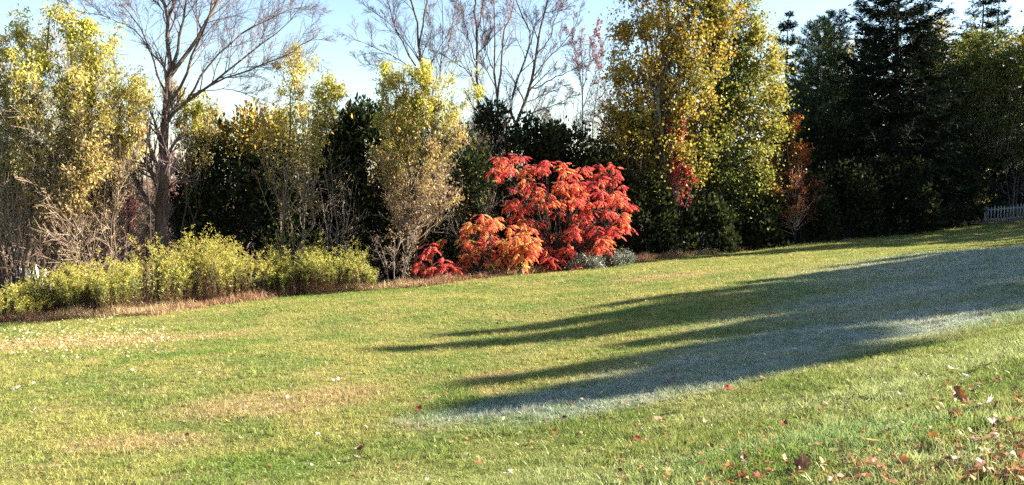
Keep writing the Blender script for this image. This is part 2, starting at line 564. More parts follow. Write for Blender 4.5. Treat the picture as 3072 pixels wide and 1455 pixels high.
# ------------------------------------------------------------------ grass of the lawn (uncountable)
def instancer(name, pts, rot, scl, idx, protos, label, cat):
    me = bpy.data.meshes.new(name)
    me.vertices.add(len(pts))
    me.vertices.foreach_set('co', np.asarray(pts, np.float32).ravel())
    A = me.attributes.new('rot', 'FLOAT_VECTOR', 'POINT'); A.data.foreach_set('vector', np.asarray(rot, np.float32).ravel())
    A = me.attributes.new('scl', 'FLOAT_VECTOR', 'POINT'); A.data.foreach_set('vector', np.asarray(scl, np.float32).ravel())
    A = me.attributes.new('idx', 'INT', 'POINT'); A.data.foreach_set('value', np.asarray(idx, np.int32))
    me.update()
    o = bpy.data.objects.new(name, me); COL.objects.link(o)
    col = bpy.data.collections.new(name + '_tufts')
    for i, p in enumerate(protos):
        col.objects.link(bpy.data.objects.new('tuft_%02d' % i, p))
    ng = bpy.data.node_groups.new(name, 'GeometryNodeTree')
    ng.interface.new_socket('Geometry', in_out='INPUT', socket_type='NodeSocketGeometry')
    ng.interface.new_socket('Geometry', in_out='OUTPUT', socket_type='NodeSocketGeometry')
    gi = ng.nodes.new('NodeGroupInput'); go = ng.nodes.new('NodeGroupOutput')
    ci = ng.nodes.new('GeometryNodeCollectionInfo'); ci.inputs['Collection'].default_value = col
    ci.inputs['Separate Children'].default_value = True; ci.inputs['Reset Children'].default_value = True
    ip = ng.nodes.new('GeometryNodeInstanceOnPoints'); ip.inputs['Pick Instance'].default_value = True

    def na(nm, ty):
        n = ng.nodes.new('GeometryNodeInputNamedAttribute'); n.data_type = ty; n.inputs['Name'].default_value = nm
        return n.outputs[0]
    ng.links.new(gi.outputs[0], ip.inputs['Points'])
    ng.links.new(ci.outputs[0], ip.inputs['Instance'])
    ng.links.new(na('idx', 'INT'), ip.inputs['Instance Index'])
    ng.links.new(na('rot', 'FLOAT_VECTOR'), ip.inputs['Rotation'])
    ng.links.new(na('scl', 'FLOAT_VECTOR'), ip.inputs['Scale'])
    ng.links.new(ip.outputs[0], go.inputs[0])
    md = o.modifiers.new('scatter', 'NODES'); md.node_group = ng
    tag(o, label, cat, kind='stuff')
    return o


def tuft_mesh(seed, n, spread, hmin, hmax, w, mat):
    rng = np.random.RandomState(seed)
    mb = MB()
    r = spread * np.sqrt(rng.random_sample(n)); th = rng.random_sample(n) * 6.283
    B = np.stack([r * np.cos(th), r * np.sin(th), np.full(n, -0.008)], 1)
    lean = rng.normal(0, 0.55, (n, 2)); h = rng.uniform(hmin, hmax, n)
    D = norm(np.c_[lean, np.ones(n)])
    side = norm(np.cross(D, rng.normal(size=(n, 3))))
    M = B + D * (h * 0.55)[:, None]
    D2 = norm(D + np.c_[lean * 0.9, np.full(n, -0.15)])
    Tp = M + D2 * (h * 0.45)[:, None]
    ww = (w * rng.uniform(0.7, 1.2, n))[:, None]
    V = np.stack([B - side * ww * .5, B + side * ww * .5, M + side * ww * .45, M - side * ww * .45, Tp], 1)
    i = np.arange(n)[:, None] * 5
    mb.add(V.reshape(-1, 3), quads=i + np.array([[0, 1, 2, 3]]), tris=i + np.array([[3, 2, 4]]), a=np.repeat(rng.random_sample(n), 5), b=0.0)
    return mb.mesh('tuft', mat)


def build_grass():
    rng = np.random.RandomState(5)
    P = []
    half = math.radians(37)
    for r0, r1, dens, sc in ((1.6, 7.5, 420, 1.0), (7.5, 12, 300, 1.1), (12, 18, 190, 1.15), (18, 26, 120, 1.35), (26, 40, 62, 1.7), (40, 60, 22, 2.3)):
        hf = half + (math.radians(16) if r1 < 13 else math.radians(6))
        n = int(hf * (r1 * r1 - r0 * r0) * dens)
        r = np.sqrt(rng.uniform(r0 * r0, r1 * r1, n)); th = rng.uniform(-hf, hf, n)
        x, y = r * np.sin(th), r * np.cos(th)
        k = y < edge_y(x) + 0.3
        P.append(np.c_[x[k], y[k], np.full(k.sum(), sc)])
    P = np.concatenate(P)
    # clumpy lawn: taller and thinner places
    cl = 0.5 + 0.5 * np.sin(P[:, 0] * 2.3 + np.sin(P[:, 1] * 1.7) * 1.4) * np.sin(P[:, 1] * 2.9 + np.sin(P[:, 0] * 1.3))
    d = BANK_N[0] * P[:, 0] + BANK_N[1] * P[:, 1]
    tall = 1 + 0.22 * smooth((7.5 - d) / 4)
    s = P[:, 2] * rng.uniform(0.75, 1.25, len(P))
    wee = rng.random_sample(len(P)) < .007
    s = np.where(wee, s * 1.35, s)
    scl = np.c_[s, s, s * (0.6 + 0.75 * cl) * tall * np.where(wee, 1.35, 1) / np.sqrt(P[:, 2])]
    rot = np.c_[rng.normal(0, .12, len(P)), rng.normal(0, .12, len(P)), rng.uniform(0, 6.28, len(P))]
    pts = np.c_[P[:, 0], P[:, 1], gz(P[:, 0], P[:, 1])]
    protos = [tuft_mesh(100 + i, 16, 0.055, 0.03, 0.075, 0.0042, BLADE) for i in range(6)]
    instancer('lawn_grass', pts, rot, scl, rng.randint(0, 6, len(P)), protos, 'short mown lawn grass, patchy green and straw with pale frost', 'grass')


build_grass()

# ------------------------------------------------------------------ plants: generators
def part(mb, name, mat, parent, smooth_shade=False):
    if mb.n == 0:
        return None
    return mb.obj(name, mat, parent, smooth_shade)


def rows_sampler(rows, Y, depth=0.8, sparse=None):
    rows = np.asarray(sorted(rows), float)

    def sample(n, rng, edge=0.0):
        py0, py1 = rows[0, 0], rows[-1, 0]
        wmax = (rows[:, 2] - rows[:, 1]).max()
        out = []
        while len(out) < n:
            py = rng.uniform(py0, py1)
            x0 = np.interp(py, rows[:, 0], rows[:, 1]); x1 = np.interp(py, rows[:, 0], rows[:, 2])
            if rng.rand() > (x1 - x0) / wmax:
                continue
            u = rng.uniform(-1, 1)
            if edge and rng.rand() < edge:
                u = np.sign(u) * (1 - 0.35 * rng.rand())
            px = (x0 + x1) / 2 + u * (x1 - x0) / 2
            hw = (x1 - x0) / 2 / FPX * Y
            dz = depth * hw * math.sqrt(max(0, 1 - u * u)) * rng.uniform(-1, 1)
            p = at(px, py, Y + dz)
            out.append((p[0], p[1], p[2], px, py))
        return np.array(out)
    return sample


def clump_tree(name, label, cat, px, Y, rows, seed, trunk_top=None, n_clumps=60, clump_r=0.45, per=220, leaf=(0.07, 0.05), mat=None,
               bfun=None, bark=BARK_GREY, twig=TWIG_TAN, r_trunk=0.1, stems=1, depth=0.8, twigs=6, clumpy=3.0, ownf=.55, voids=0, wfun=None, trmin=.004, droop=0.0, base_px=None, lean=None,
               group=None, attach=(0.25, 0.75), flat=0.3, spread=0.1, extra=None, edge=0.0, stray=0.0, squash=0.8):
    rng = np.random.RandomState(seed)
    base = base_at(px if base_px is None else base_px, Y)
    t = thing(name, label, cat, base, group)
    rows_a = np.asarray(sorted(rows), float)
    top_py = rows_a[0, 0]
    cxs = rows_a[:, 1:].mean(1)
    smp = rows_sampler(rows, Y, depth)(n_clumps, rng, edge)
    if voids:
        vr = np.random.RandomState(seed + 900)
        vc = smp[vr.randint(0, len(smp), voids), :3] + vr.normal(0, .25, (voids, 3))
        dist = np.linalg.norm(smp[:, None, :3] - vc[None], axis=2) / vr.uniform(.45, .85, voids)[None]
        smp = smp[(dist > 1).all(1)]
    if extra is not None:
        ex = np.array([list(at(e[0], e[1], Y + rng.uniform(-.5, .5))) + [e[0], e[1]] for e in extra])
        smp = np.vstack([smp, ex])
    C = smp[:, :3]
    # stems
    SP, SR = [], []
    Ks = 9
    for s in range(stems):
        if trunk_top is not None and s == 0:
            tp = at(trunk_top[0], trunk_top[1], Y)
        else:
            c = C[rng.randint(len(C))]
            tp = np.array([c[0], c[1], max(c[2], base[2] + 0.5)])
        b0 = base + np.array([rng.normal(0, spread), rng.normal(0, spread), -0.05]) * (1 if stems > 1 else 0)
        b0[2] = base[2] - 0.05
        f = np.linspace(0, 1, Ks)[:, None]
        mid = b0 + (tp - b0) * f
        mid[:, :2] = b0[:2] + (tp - b0)[:2] * (f ** 1.3)
        mid[1:-1] += rng.normal(0, 0.015 * np.linalg.norm(tp - b0), (Ks - 2, 3)) * np.array([1, 1, 0.2])
        SP.append(mid); SR.append(np.linspace(r_trunk, r_trunk * 0.2, Ks))
    SP = np.array(SP); SR = np.array(SR)
    mb = MB(); tubes(mb, SP, SR, 8 if r_trunk > 0.08 else 5)
    part(mb, 'trunk' if stems == 1 else 'stems', bark, t, True)
    # branches to clumps
    Kb = 6
    BP, BR = np.zeros((len(C), Kb, 3)), np.zeros((len(C), Kb))
    for i, c in enumerate(C):
        s = rng.randint(stems)
        zs = SP[s][:, 2]
        zt = base[2] + (c[2] - base[2]) * rng.uniform(*attach)
        f = float(np.interp(zt, zs, np.linspace(0, 1, Ks)))
        st = interp_lines(SP[s:s + 1], np.array([[min(f, 0.97)]]))[0][0, 0]
        ctrl = st * 0.45 + c * 0.55
        ctrl[2] = st[2] + (c[2] - st[2]) * 0.35
        q = np.linspace(0, 1, Kb)[:, None]
        BP[i] = (1 - q) ** 2 * st + 2 * q * (1 - q) * ctrl + q * q * c
        BP[i, 1:-1] += rng.normal(0, 0.03, (Kb - 2, 3))
        rb = max(0.008, SR[s][0] * (1 - f) * 0.35)
        BR[i] = np.linspace(rb, 0.005, Kb)
    mb = MB(); tubes(mb, BP, BR, 4)
    TP, TR = grow(BP, BR, twigs, 0.45, 1.0, (clump_r * 0.7, clump_r * 1.7), 45, 0.15, 4, 0.18, 0.5, rng, rmin=trmin, absolute=True)
    tubes(mb, TP[:, ::3], TR[:, ::3], 3)
    part(mb, 'branches', twig, t)
    # leaves
    mb = MB()
    nl = len(C) * per
    own = rng.random_sample(nl) < ownf
    wt = np.array([wfun(s_[3], s_[4]) if wfun else 1.0 for s_ in smp]); wt = wt * (rng.gamma(clumpy, 1, len(wt)) + .05); wt /= wt.sum()
    ci = rng.choice(len(C), nl, p=wt)
    off = rng.normal(size=(nl, 3)); off = norm(off) * (rng.random_sample((nl, 1)) ** 0.45) * clump_r * rng.uniform(0.7, 1.3, (len(C), 1))[ci]
    off[:, 2] *= squash
    pos = C[ci] + off
    tw = rng.choice(len(C), nl, p=wt) * twigs + rng.randint(0, twigs, nl)
    tp_, tt_, _, _ = interp_lines(TP[tw], rng.uniform(0.2, 1, (nl, 1)))
    twpos = tp_[:, 0] + rng.normal(0, 0.05, (nl, 3))
    pos = np.where(own[:, None], pos, twpos)
    if stray > 0:
        k = rng.random_sample(nl) < stray
        pos[k] += rng.normal(0, clump_r * 0.9, (k.sum(), 3))
    D = rng.normal(size=(nl, 3)); D[:, 2] -= droop
    sz = rng.uniform(0.65, 1.3, nl)
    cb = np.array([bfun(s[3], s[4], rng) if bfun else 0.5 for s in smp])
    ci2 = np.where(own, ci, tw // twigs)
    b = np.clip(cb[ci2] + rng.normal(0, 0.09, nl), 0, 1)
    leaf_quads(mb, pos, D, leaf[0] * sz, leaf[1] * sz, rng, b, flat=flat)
    part(mb, 'crown' if stems == 1 or cat == 'tree' else 'foliage', mat, t)
    return t


def line3(pts, Y, rng, K=9, dy=0.5):
    """pixel polyline -> 3-D limb; depth drifts away from the tree's plane along the limb"""
    n = len(pts)
    drift = rng.uniform(-1, 1) * dy
    w = [at(p[0], p[1], Y + drift * (i / max(1, n - 1)) * np.hypot(p[0] - pts[0][0], p[1] - pts[0][1]) / 120.0) for i, p in enumerate(pts)]
    return resample(w, K)


def bare_tree(name, label, px, Y, limbs, seed, twig=TWIG_RED, bark=BARK_BROWN, n1=10, n2=9, n3=6, leafmat=None, nleaf=0, L1=(0.25, 0.5),
              group=None, up=0.25, dy=0.8, rmin=0.007, leaf_b=(0, 1), leaf=(0.06, 0.045), L2=(.4, .75), L3=(.5, .85), ang=38, tk=(.62, .52)):
    rng = np.random.RandomState(seed)
    base = base_at(px, Y)
    t = thing(name, label, 'tree', base, group)
    LP, LR = [], []
    for i, (pts, r0, r1) in enumerate(limbs):
        r0, r1 = (r0 * tk[0], r1 * tk[1]) if i == 0 else (r0 * tk[1], max(.008, r1 * tk[1]))
        if i == 0:
            pts3 = [base + np.array([0, 0, -0.1])] + [at(p[0], p[1], Y) for p in pts]
            LP.append(resample(pts3, 12)); k = np.linspace(0, 1, 12)
            rr = r0 + (r1 - r0) * k
            rr[0] *= 1.25
            LR.append(rr)
        else:
            LP.append(line3(pts, Y, rng, 12, dy)); LR.append(np.linspace(r0, r1, 12))
    LP, LR = np.array(LP), np.array(LR)
    wob = rng.normal(0, 0.03, LP.shape); wob[:, 0] = 0
    LP[1:] += wob[1:]
    mb = MB(); tubes(mb, LP[:1], LR[:1], 9)
    part(mb, 'trunk', bark, t, True)
    for k in range(1, len(LP)):
        mb = MB(); tubes(mb, LP[k:k + 1], LR[k:k + 1], 7); part(mb, 'limb', bark, t, True)
    B1, R1 = grow(LP, LR, n1, 0.25, 1.0, L1, ang, up, 7, 0.10, 0.5, rng, curve=0.03, rmin=rmin * 1.8)
    ok = B1[:, 0, 2] > base[2] + 2.2
    B1, R1 = B1[ok], R1[ok]
    B2, R2 = grow(B1, R1, n2, 0.2, 1.0, L2, ang, up * .6, 5, 0.12, 0.6, rng, curve=0.02, rmin=rmin * 1.2)
    B3, R3 = grow(B2, R2, n3, 0.15, 1.0, L3, 35, up * .4, 3, 0.12, 0.7, rng, rmin=rmin)
    mb = MB(); tubes(mb, B1, R1, 5); tubes(mb, B2[:, ::2], R2[:, ::2], 3); tubes(mb, B3[:, ::2], R3[:, ::2], 3)
    part(mb, 'branches', twig, t)
    if nleaf:
        mb = MB()
        tw = rng.randint(0, len(B3), nleaf)
        p = interp_lines(B3[tw], rng.uniform(.3, 1, (nleaf, 1)))[0][:, 0]
        D = rng.normal(size=(nleaf, 3)); D[:, 2] -= .5
        leaf_quads(mb, p, D, leaf[0] * rng.uniform(.6, 1.3, nleaf), leaf[1] * rng.uniform(.6, 1.3, nleaf), rng, rng.uniform(*leaf_b, nleaf))
        part(mb, 'crown', leafmat, t)
    return t


def brush(name, label, px, Y, H, W, seed, stems=9, twig=TWIG_TAN, group=None, n1=9, n2=6, leafmat=None, nleaf=0, cat='shrub', r=0.018, base=None,
          rmin=0.004, lb=(0, 1), leaf=(0.07, 0.035)):
    """many-stemmed leafless shrub or sapling thicket"""
    rng = np.random.RandomState(seed)
    base = base_at(px, Y) if base is None else base
    t = thing(name, label, cat, base, group)
    K = 8
    th = rng.uniform(0, 6.283, stems)
    b0 = base + np.c_[np.cos(th), np.sin(th), np.zeros(stems)] * rng.uniform(0.02, 0.18, (stems, 1)) * W
    out = np.c_[np.cos(th), np.sin(th) * .8, np.zeros(stems)] * rng.uniform(0.15, 0.55, (stems, 1)) * W
    hh = H * rng.uniform(0.6, 1.0, stems)
    f = np.linspace(0, 1, K)[None, :, None]
    P = b0[:, None] + out[:, None] * f ** 1.4 + np.array([0, 0, 1.0]) * hh[:, None, None] * f
    P[:, 1:] += np.cumsum(rng.normal(0, 0.012 * H, (stems, K - 1, 3)) * np.array([1, 1, .2]), axis=1)
    P[:, 0, 2] -= 0.08
    R = np.linspace(1, .25, K)[None, :] * (r * rng.uniform(.7, 1.4, (stems, 1)))
    mb = MB(); tubes(mb, P, R, 5); part(mb, 'stems', BARK_BROWN if twig is TWIG_TAN else twig, t)
    B1, R1 = grow(P, R, n1, .2, 1, (.22, .45), 42, .15, 5, .16, .5, rng, rmin=rmin * 1.3)
    B2, R2 = grow(B1, R1, n2, .15, 1, (.4, .8), 42, .1, 3, .15, .6, rng, rmin=rmin)
    mb = MB(); tubes(mb, B1, R1, 3); tubes(mb, B2[:, ::2], R2[:, ::2], 3); part(mb, 'branches', twig, t)
    if nleaf:
        mb = MB()
        tw = rng.randint(0, len(B2), nleaf)
        p = interp_lines(B2[tw], rng.uniform(.2, 1, (nleaf, 1)))[0][:, 0] + rng.normal(0, .04, (nleaf, 3))
        D = rng.normal(size=(nleaf, 3)); D[:, 2] -= .8
        leaf_quads(mb, p, D, leaf[0] * rng.uniform(.6, 1.3, nleaf), leaf[1] * rng.uniform(.6, 1.3, nleaf), rng, rng.uniform(*lb, nleaf))
        part(mb, 'foliage', leafmat, t)
    return t


def conifer(name, label, px, Y, H, R, seed, kind='spruce', mat=None, nb=120, ntw=12, nn=9, base=None, r_trunk=0.22, low=0.06, group=None, power=0.85,
            nlen=0.24, nwid=0.055, dens=1.15):
    rng = np.random.RandomState(seed)
    mat = mat or NEEDLE
    base = base_at(px, Y) if base is None else np.asarray(base, float)
    t = thing(name, label, 'tree', base, group)
    K = 10
    f = np.linspace(0, 1, K)
    TPt = base + np.c_[rng.normal(0, .03, K), rng.normal(0, .03, K), f * H - 0.1]
    mb = MB(); tubes(mb, TPt[None], np.linspace(r_trunk, 0.015, K)[None], 9); part(mb, 'trunk', BARK_DARK, t, True)
    h = low + (0.985 - low) * (np.arange(nb) + rng.random_sample(nb)) / nb
    if kind == 'spruce':
        lv = max(9, int(H * 1.05))
        h = np.clip((np.round(h * lv) + rng.normal(0, .10, nb)) / lv, low, .99)
    az = np.arange(nb) * 2.39996 + rng.normal(0, .35, nb)
    st = np.stack([np.interp(h, f, TPt[:, c]) for c in range(3)], 1)
    ln = R * np.maximum(0.03, (1 - h)) ** power * rng.uniform(.65, 1.12, nb)
    if kind == 'pine':
        ln *= np.clip(0.45 + 1.6 * h, 0, 1)
    out = np.c_[np.cos(az), np.sin(az), np.zeros(nb)]
    Kb = 6
    q = np.linspace(0, 1, Kb)[None, :, None]
    if kind == 'spruce':
        e0 = -0.05 - 0.30 * (1 - h) + 0.45 * h
        dzc = e0[:, None, None] * q + 0.30 * (q ** 3)
    else:
        e0 = 0.05 + 0.35 * h + rng.normal(0, .08, nb)
        dzc = e0[:, None, None] * q + (0.18) * q ** 2
    BP = st[:, None] + out[:, None] * ln[:, None, None] * q
    BP[..., 2] += (ln[:, None, None] * dzc)[..., 0]
    BP[:, 1:] += rng.normal(0, .02, (nb, Kb - 1, 3)) * ln[:, None, None]
    BR = np.linspace(1, .2, Kb)[None] * np.maximum(0.008, ln * 0.012)[:, None]
    mb = MB(); tubes(mb, BP, BR, 4)
    Tw, Tr = grow(BP, BR, ntw, 0.18, 1.0, (.22, .42), 48, -0.12 if kind == 'spruce' else .2, 4, .08, .5, rng, curve=-.04 if kind == 'spruce' else .05, rmin=.005, flatz=.35 if kind == 'spruce' else .7)
    tubes(mb, Tw[:, ::3], Tr[:, ::3], 3)
    part(mb, 'branches', BARK_DARK, t)
    lt = np.linalg.norm(np.diff(Tw, axis=1), axis=2).sum(1)
    cnt = np.maximum(3, (lt / 0.055 * dens).astype(int))
    cnt = np.minimum(cnt, nn * 4)
    own = np.repeat(np.arange(len(Tw)), cnt)
    # the branch tips as well
    tt = rng.random_sample((len(own), 1))
    p, T, _, _ = interp_lines(Tw[own], tt)
    p, T = p[:, 0], T[:, 0]
    rv = rng.normal(size=p.shape); rv -= (rv * T).sum(-1, keepdims=True) * T; rv = norm(rv)
    rv[:, 2] *= .5 if kind == 'spruce' else 1
    D = T * rng.uniform(.5, 1.0, (len(p), 1)) + rv * .75
    D[:, 2] += .05 if kind == 'spruce' else .25
    b = np.clip(0.35 + rng.normal(0, .25, len(p)) + .25 * (tt[:, 0] - .5), 0, 1)
    mb = MB()
    leaf_quads(mb, p, D, nlen * rng.uniform(.7, 1.3, len(p)), nwid * rng.uniform(.7, 1.3, len(p)), rng, b)
    bb = np.repeat(np.arange(nb), 8)
    p, T, _, _ = interp_lines(BP[bb], rng.uniform(.5, 1, (len(bb), 1)))
    leaf_quads(mb, p[:, 0], T[:, 0] + rng.normal(0, .5, (len(bb), 3)), nlen, nwid, rng, .4)
    part(mb, 'crown', mat, t)
    return t


def cedar(name, label, px, Y, rows, seed, n=9000, lobes=26, depth=0.55, gold=0.0, leaf=(0.22, 0.115), mat=None, cat='shrub', group=None, sunlit_fun=None):
    """dense evergreen bush: sprays on overlapping lobes with shaded gaps between"""
    rng = np.random.RandomState(seed)
    mat = mat or LEAF_CEDAR
    base = base_at(px, Y)
    t = thing(name, label, cat, base, group)
    smp = rows_sampler(rows, Y, depth)(lobes, rng, 0.5)
    ra = np.asarray(sorted(rows), float)
    hw = (ra[:, 2] - ra[:, 1]).max() / 2 / FPX * Y
    C = smp[:, :3]
    lr = rng.uniform(.22, .40, lobes) * hw + 0.12
    # stems
    K = 6
    q = np.linspace(0, 1, K)[None, :, None]
    b0 = base + rng.normal(0, .12, (lobes, 3)) * np.array([1, 1, 0]) + np.array([0, 0, -.05])
    P = b0[:, None] * (1 - q) + C[:, None] * q
    P[..., :2] = (b0[:, None] + (C - b0)[:, None] * q ** 1.6)[..., :2]
    mb = MB(); tubes(mb, P, np.linspace(.04, .008, K)[None].repeat(lobes, 0), 4); part(mb, 'stems', BARK_DARK, t)
    ci = rng.randint(0, lobes, n)
    o = norm(rng.normal(size=(n, 3)))
    rad = lr[ci] * rng.random_sample(n) ** .3 * rng.uniform(.8, 1.15, n)
    pos = C[ci] + o * rad[:, None] * np.array([1, 1, 1.25])
    pos[:, 2] = np.maximum(pos[:, 2], gz(pos[:, 0], pos[:, 1]) + .03)
    D = o * .7 + np.array([0, 0, .7]) + rng.normal(0, .45, (n, 3))
    b = np.clip(rng.normal(.3, .2, n), 0, .62)
    if sunlit_fun is not None:
        g = np.array([sunlit_fun(s[3], s[4]) for s in smp])[ci]
        b = np.where(rng.random_sample(n) < g, rng.uniform(.7, 1, n), b)  # gold sprays stand in for sunlit foliage
    mb = MB()
    leaf_quads(mb, pos, D, leaf[0] * rng.uniform(.6, 1.3, n), leaf[1] * rng.uniform(.6, 1.3, n), rng, b)
    part(mb, 'foliage', mat, t)
    return t


def sumac(name, label, px, Y, rows, seed, tips=40, per=9, bfun=None, depth=.7, stems=7, leaf_len=.5, group=None):
    """staghorn-like shrub: forked stems, each tip carrying arching feather leaves of drooping leaflets"""
    rng = np.random.RandomState(seed)
    base = base_at(px, Y)
    t = thing(name, label, 'shrub', base, group)
    smp = rows_sampler(rows, Y, depth)(tips, rng, .2)
    C = smp[:, :3] + rng.normal(0, .16, (tips, 3))
    K = 8
    q = np.linspace(0, 1, K)[None, :, None]
    sb = base + np.c_[rng.normal(0, .35, stems), rng.normal(0, .2, stems), np.zeros(stems)]
    sb[:, 2] = gz(sb[:, 0], sb[:, 1]) - .05
    own = np.argmin(np.abs(sb[None, :, 0] - C[:, None, 0] * .6 - base[0] * .4) + rng.random_sample((tips, stems)) * .3, axis=1)
    b0 = sb[own]
    P = b0[:, None] + (C - b0)[:, None] * q
    P[..., :2] = (b0[:, None] + (C - b0)[:, None] * q ** 1.5)[..., :2]
    P[:, 1:-1] += rng.normal(0, .04, (tips, K - 2, 3))
    mb = MB(); tubes(mb, P, np.linspace(.026, .010, K)[None].repeat(tips, 0), 5); part(mb, 'stems', BARK_DARK, t)
    # feather leaves
    n = tips * per
    o = np.repeat(np.arange(tips), per)
    az = rng.uniform(0, 6.283, n)
    D = np.c_[np.cos(az), np.sin(az), rng.uniform(-.45, .95, n)]
    Kr = 6
    ln = leaf_len * rng.uniform(.65, 1.15, n)
    R = np.zeros((n, Kr, 3)); p = C[o] - np.array([0, 0, .06]) * rng.uniform(0, 3, (n, 1)); R[:, 0] = p
    d = norm(D)
    for k in range(1, Kr):
        d = norm(d + np.array([0, 0, -.26]) + rng.normal(0, .09, (n, 3)))
        p = p + d * (ln / (Kr - 1))[:, None]
        R[:, k] = p
    mb = MB(); tubes(mb, R[:, ::2], np.full((n, 3), .0045), 3); part(mb, 'leaf_stalks', TWIG_RED, t)
    pairs = 9
    tt = np.linspace(.18, 1.0, pairs)[None].repeat(n, 0)
    pos, T, _, _ = interp_lines(R, tt)
    side = norm(np.cross(T, np.array([0, 0, 1.0])))
    cb = np.array([bfun(s[3], s[4], rng) for s in smp])
    bl = np.clip(cb[o] * .7 + .3 * cb.mean() + rng.normal(0, .17, n), 0, 1)
    mb = MB()
    for sgn in (-1, 1):
        dd = (side * sgn * .8 + T * .45 + np.array([0, 0, -.55]) + rng.normal(0, .16, pos.shape)).reshape(-1, 3)
        L = (.135 * np.sin(np.linspace(.5, 2.75, pairs))[None] * rng.uniform(.8, 1.2, (n, 1))).reshape(-1) * leaf_len / .5
        leaf_quads(mb, pos.reshape(-1, 3), dd, L, L * .34, rng, np.clip(np.repeat(bl, pairs) + rng.normal(0, .05, n * pairs), 0, 1),
                   nrm=(T * .3 + np.array([0, 0, 1.0]) + side * sgn * .5 + rng.normal(0, .2, pos.shape)).reshape(-1, 3))
    part(mb, 'foliage', LEAF_SUMAC, t)
    return t


def goldenrod(name, label, quad, seed, n=300, hmin=1.2, hmax=1.7, green=.0, per=44, group='goldenrod patches along the lawn edge'):
    """quad: image points of the patch's foot: (front-left, front-right, depth)"""
    rng = np.random.RandomState(seed)
    A, B = on_ground(*quad[0]), on_ground(*quad[1])
    dep = quad[2]
    u = rng.random_sample(n); w = rng.random_sample(n) ** .8
    x = A[0] + (B[0] - A[0]) * u + rng.normal(0, .1, n)
    endf = 1 - (2 * u - 1) ** 8
    u = u + .035 * np.sin(u * 21 + seed)
    x = A[0] + (B[0] - A[0]) * u + rng.normal(0, .12, n)
    y = A[1] + (B[1] - A[1]) * u + .22 * np.sin(u * 11 + seed) + dep * w * (.35 + .65 * endf) + .12 * np.sin(u * 17) + rng.normal(0, .08, n)
    base = np.c_[x, y, gz(x, y)]
    t = thing(name, label, 'wildflowers', ((A[0] + B[0]) / 2, (A[1] + B[1]) / 2 + dep / 2, float(gz((A[0] + B[0]) / 2, (A[1] + B[1]) / 2 + dep / 2))), group)
    lump = .80 + .22 * np.sin(u * 19 + seed + 2.1 * w) * np.sin(w * 5 + u * 7 + seed) + .10 * np.sin(u * 47 + seed * 2) + (rng.random_sample(n) < .06) * .16
    H = rng.uniform(hmin, hmax, n) * lump * (.74 + .26 * endf) * (.85 + .15 * w) * (.86 + .2 * np.sin(3.2 * u + .7 + .5 * np.sin(u * 15 + seed)))
    K = 7
    q = np.linspace(0, 1, K)[None, :, None]
    lean = (rng.normal(0, .13, (n, 2)) + .12 * np.c_[np.sin(u * 13 + seed), np.cos(u * 9 + seed)]) * H[:, None]
    P = base[:, None] + np.c_[lean, H][:, None] * q
    P[..., :2] = (base[:, None, :2] + lean[:, None] * q ** 2)
    R = np.linspace(.005, .003, K)[None].repeat(n, 0)
    mb = MB(); tubes(mb, P, R, 3, b=0.12); part(mb, 'stems', GOLDENROD, t)
    tt = rng.uniform(.06, .93, (n, per)) ** .8
    pos, T, _, _ = interp_lines(P, tt)
    az = rng.uniform(0, 6.283, (n, per))
    D = np.stack([np.cos(az) * .8, np.sin(az) * .8, rng.uniform(-.2, 1.3, (n, per))], -1)
    keep = rng.random_sample((n, per)) < np.clip(.12 + tt * 1.6, 0, 1)
    bl = np.clip(-.04 + tt * .82 + rng.normal(0, .13, (n, 1)) + rng.normal(0, .06, (n, per)) - green * .12 * tt - .10 * (np.sin(u * 9 + seed)[:, None] > .2) * tt, 0, .95)
    bl = np.where(rng.random_sample((n, 1)) < .10, bl * .3, bl)
    k = keep.ravel()
    nk = k.sum()
    mb = MB()
    leaf_quads(mb, pos.reshape(-1, 3)[k], D.reshape(-1, 3)[k], rng.uniform(.07, .125, nk), rng.uniform(.013, .022, nk), rng, bl.ravel()[k], flat=.6)
    part(mb, 'foliage', GOLDENROD, t)
    # arching seed plumes
    npl = 5
    pp, TT, _, _ = interp_lines(P, rng.uniform(.82, 1, (n, npl)))
    az = rng.uniform(0, 6.283, (n, npl))
    d = np.stack([np.cos(az) * .8, np.sin(az) * .8, rng.uniform(.5, 1.2, (n, npl))], -1).reshape(-1, 3)
    S = np.zeros((n * npl, 4, 3)); p = pp.reshape(-1, 3); S[:, 0] = p
    d = norm(d)
    for j in range(1, 4):
        p = p + d * .055; S[:, j] = p; d = norm(d + np.array([0, 0, -.35]))
    mb = MB(); tubes(mb, S[:, ::3], np.full((n * npl, 2), .0035), 3, b=.9)
    m = 4
    pos, T, _, _ = interp_lines(S, rng.uniform(.1, 1, (n * npl, m)))
    leaf_quads(mb, pos.reshape(-1, 3), rng.normal(size=(n * npl * m, 3)) + np.array([0, 0, .6]), .045, .018, rng, np.clip(rng.normal(.86, .12, n * npl * m) - green * .15, 0, 1))
    part(mb, 'plumes', GOLDENROD, t)
    return t

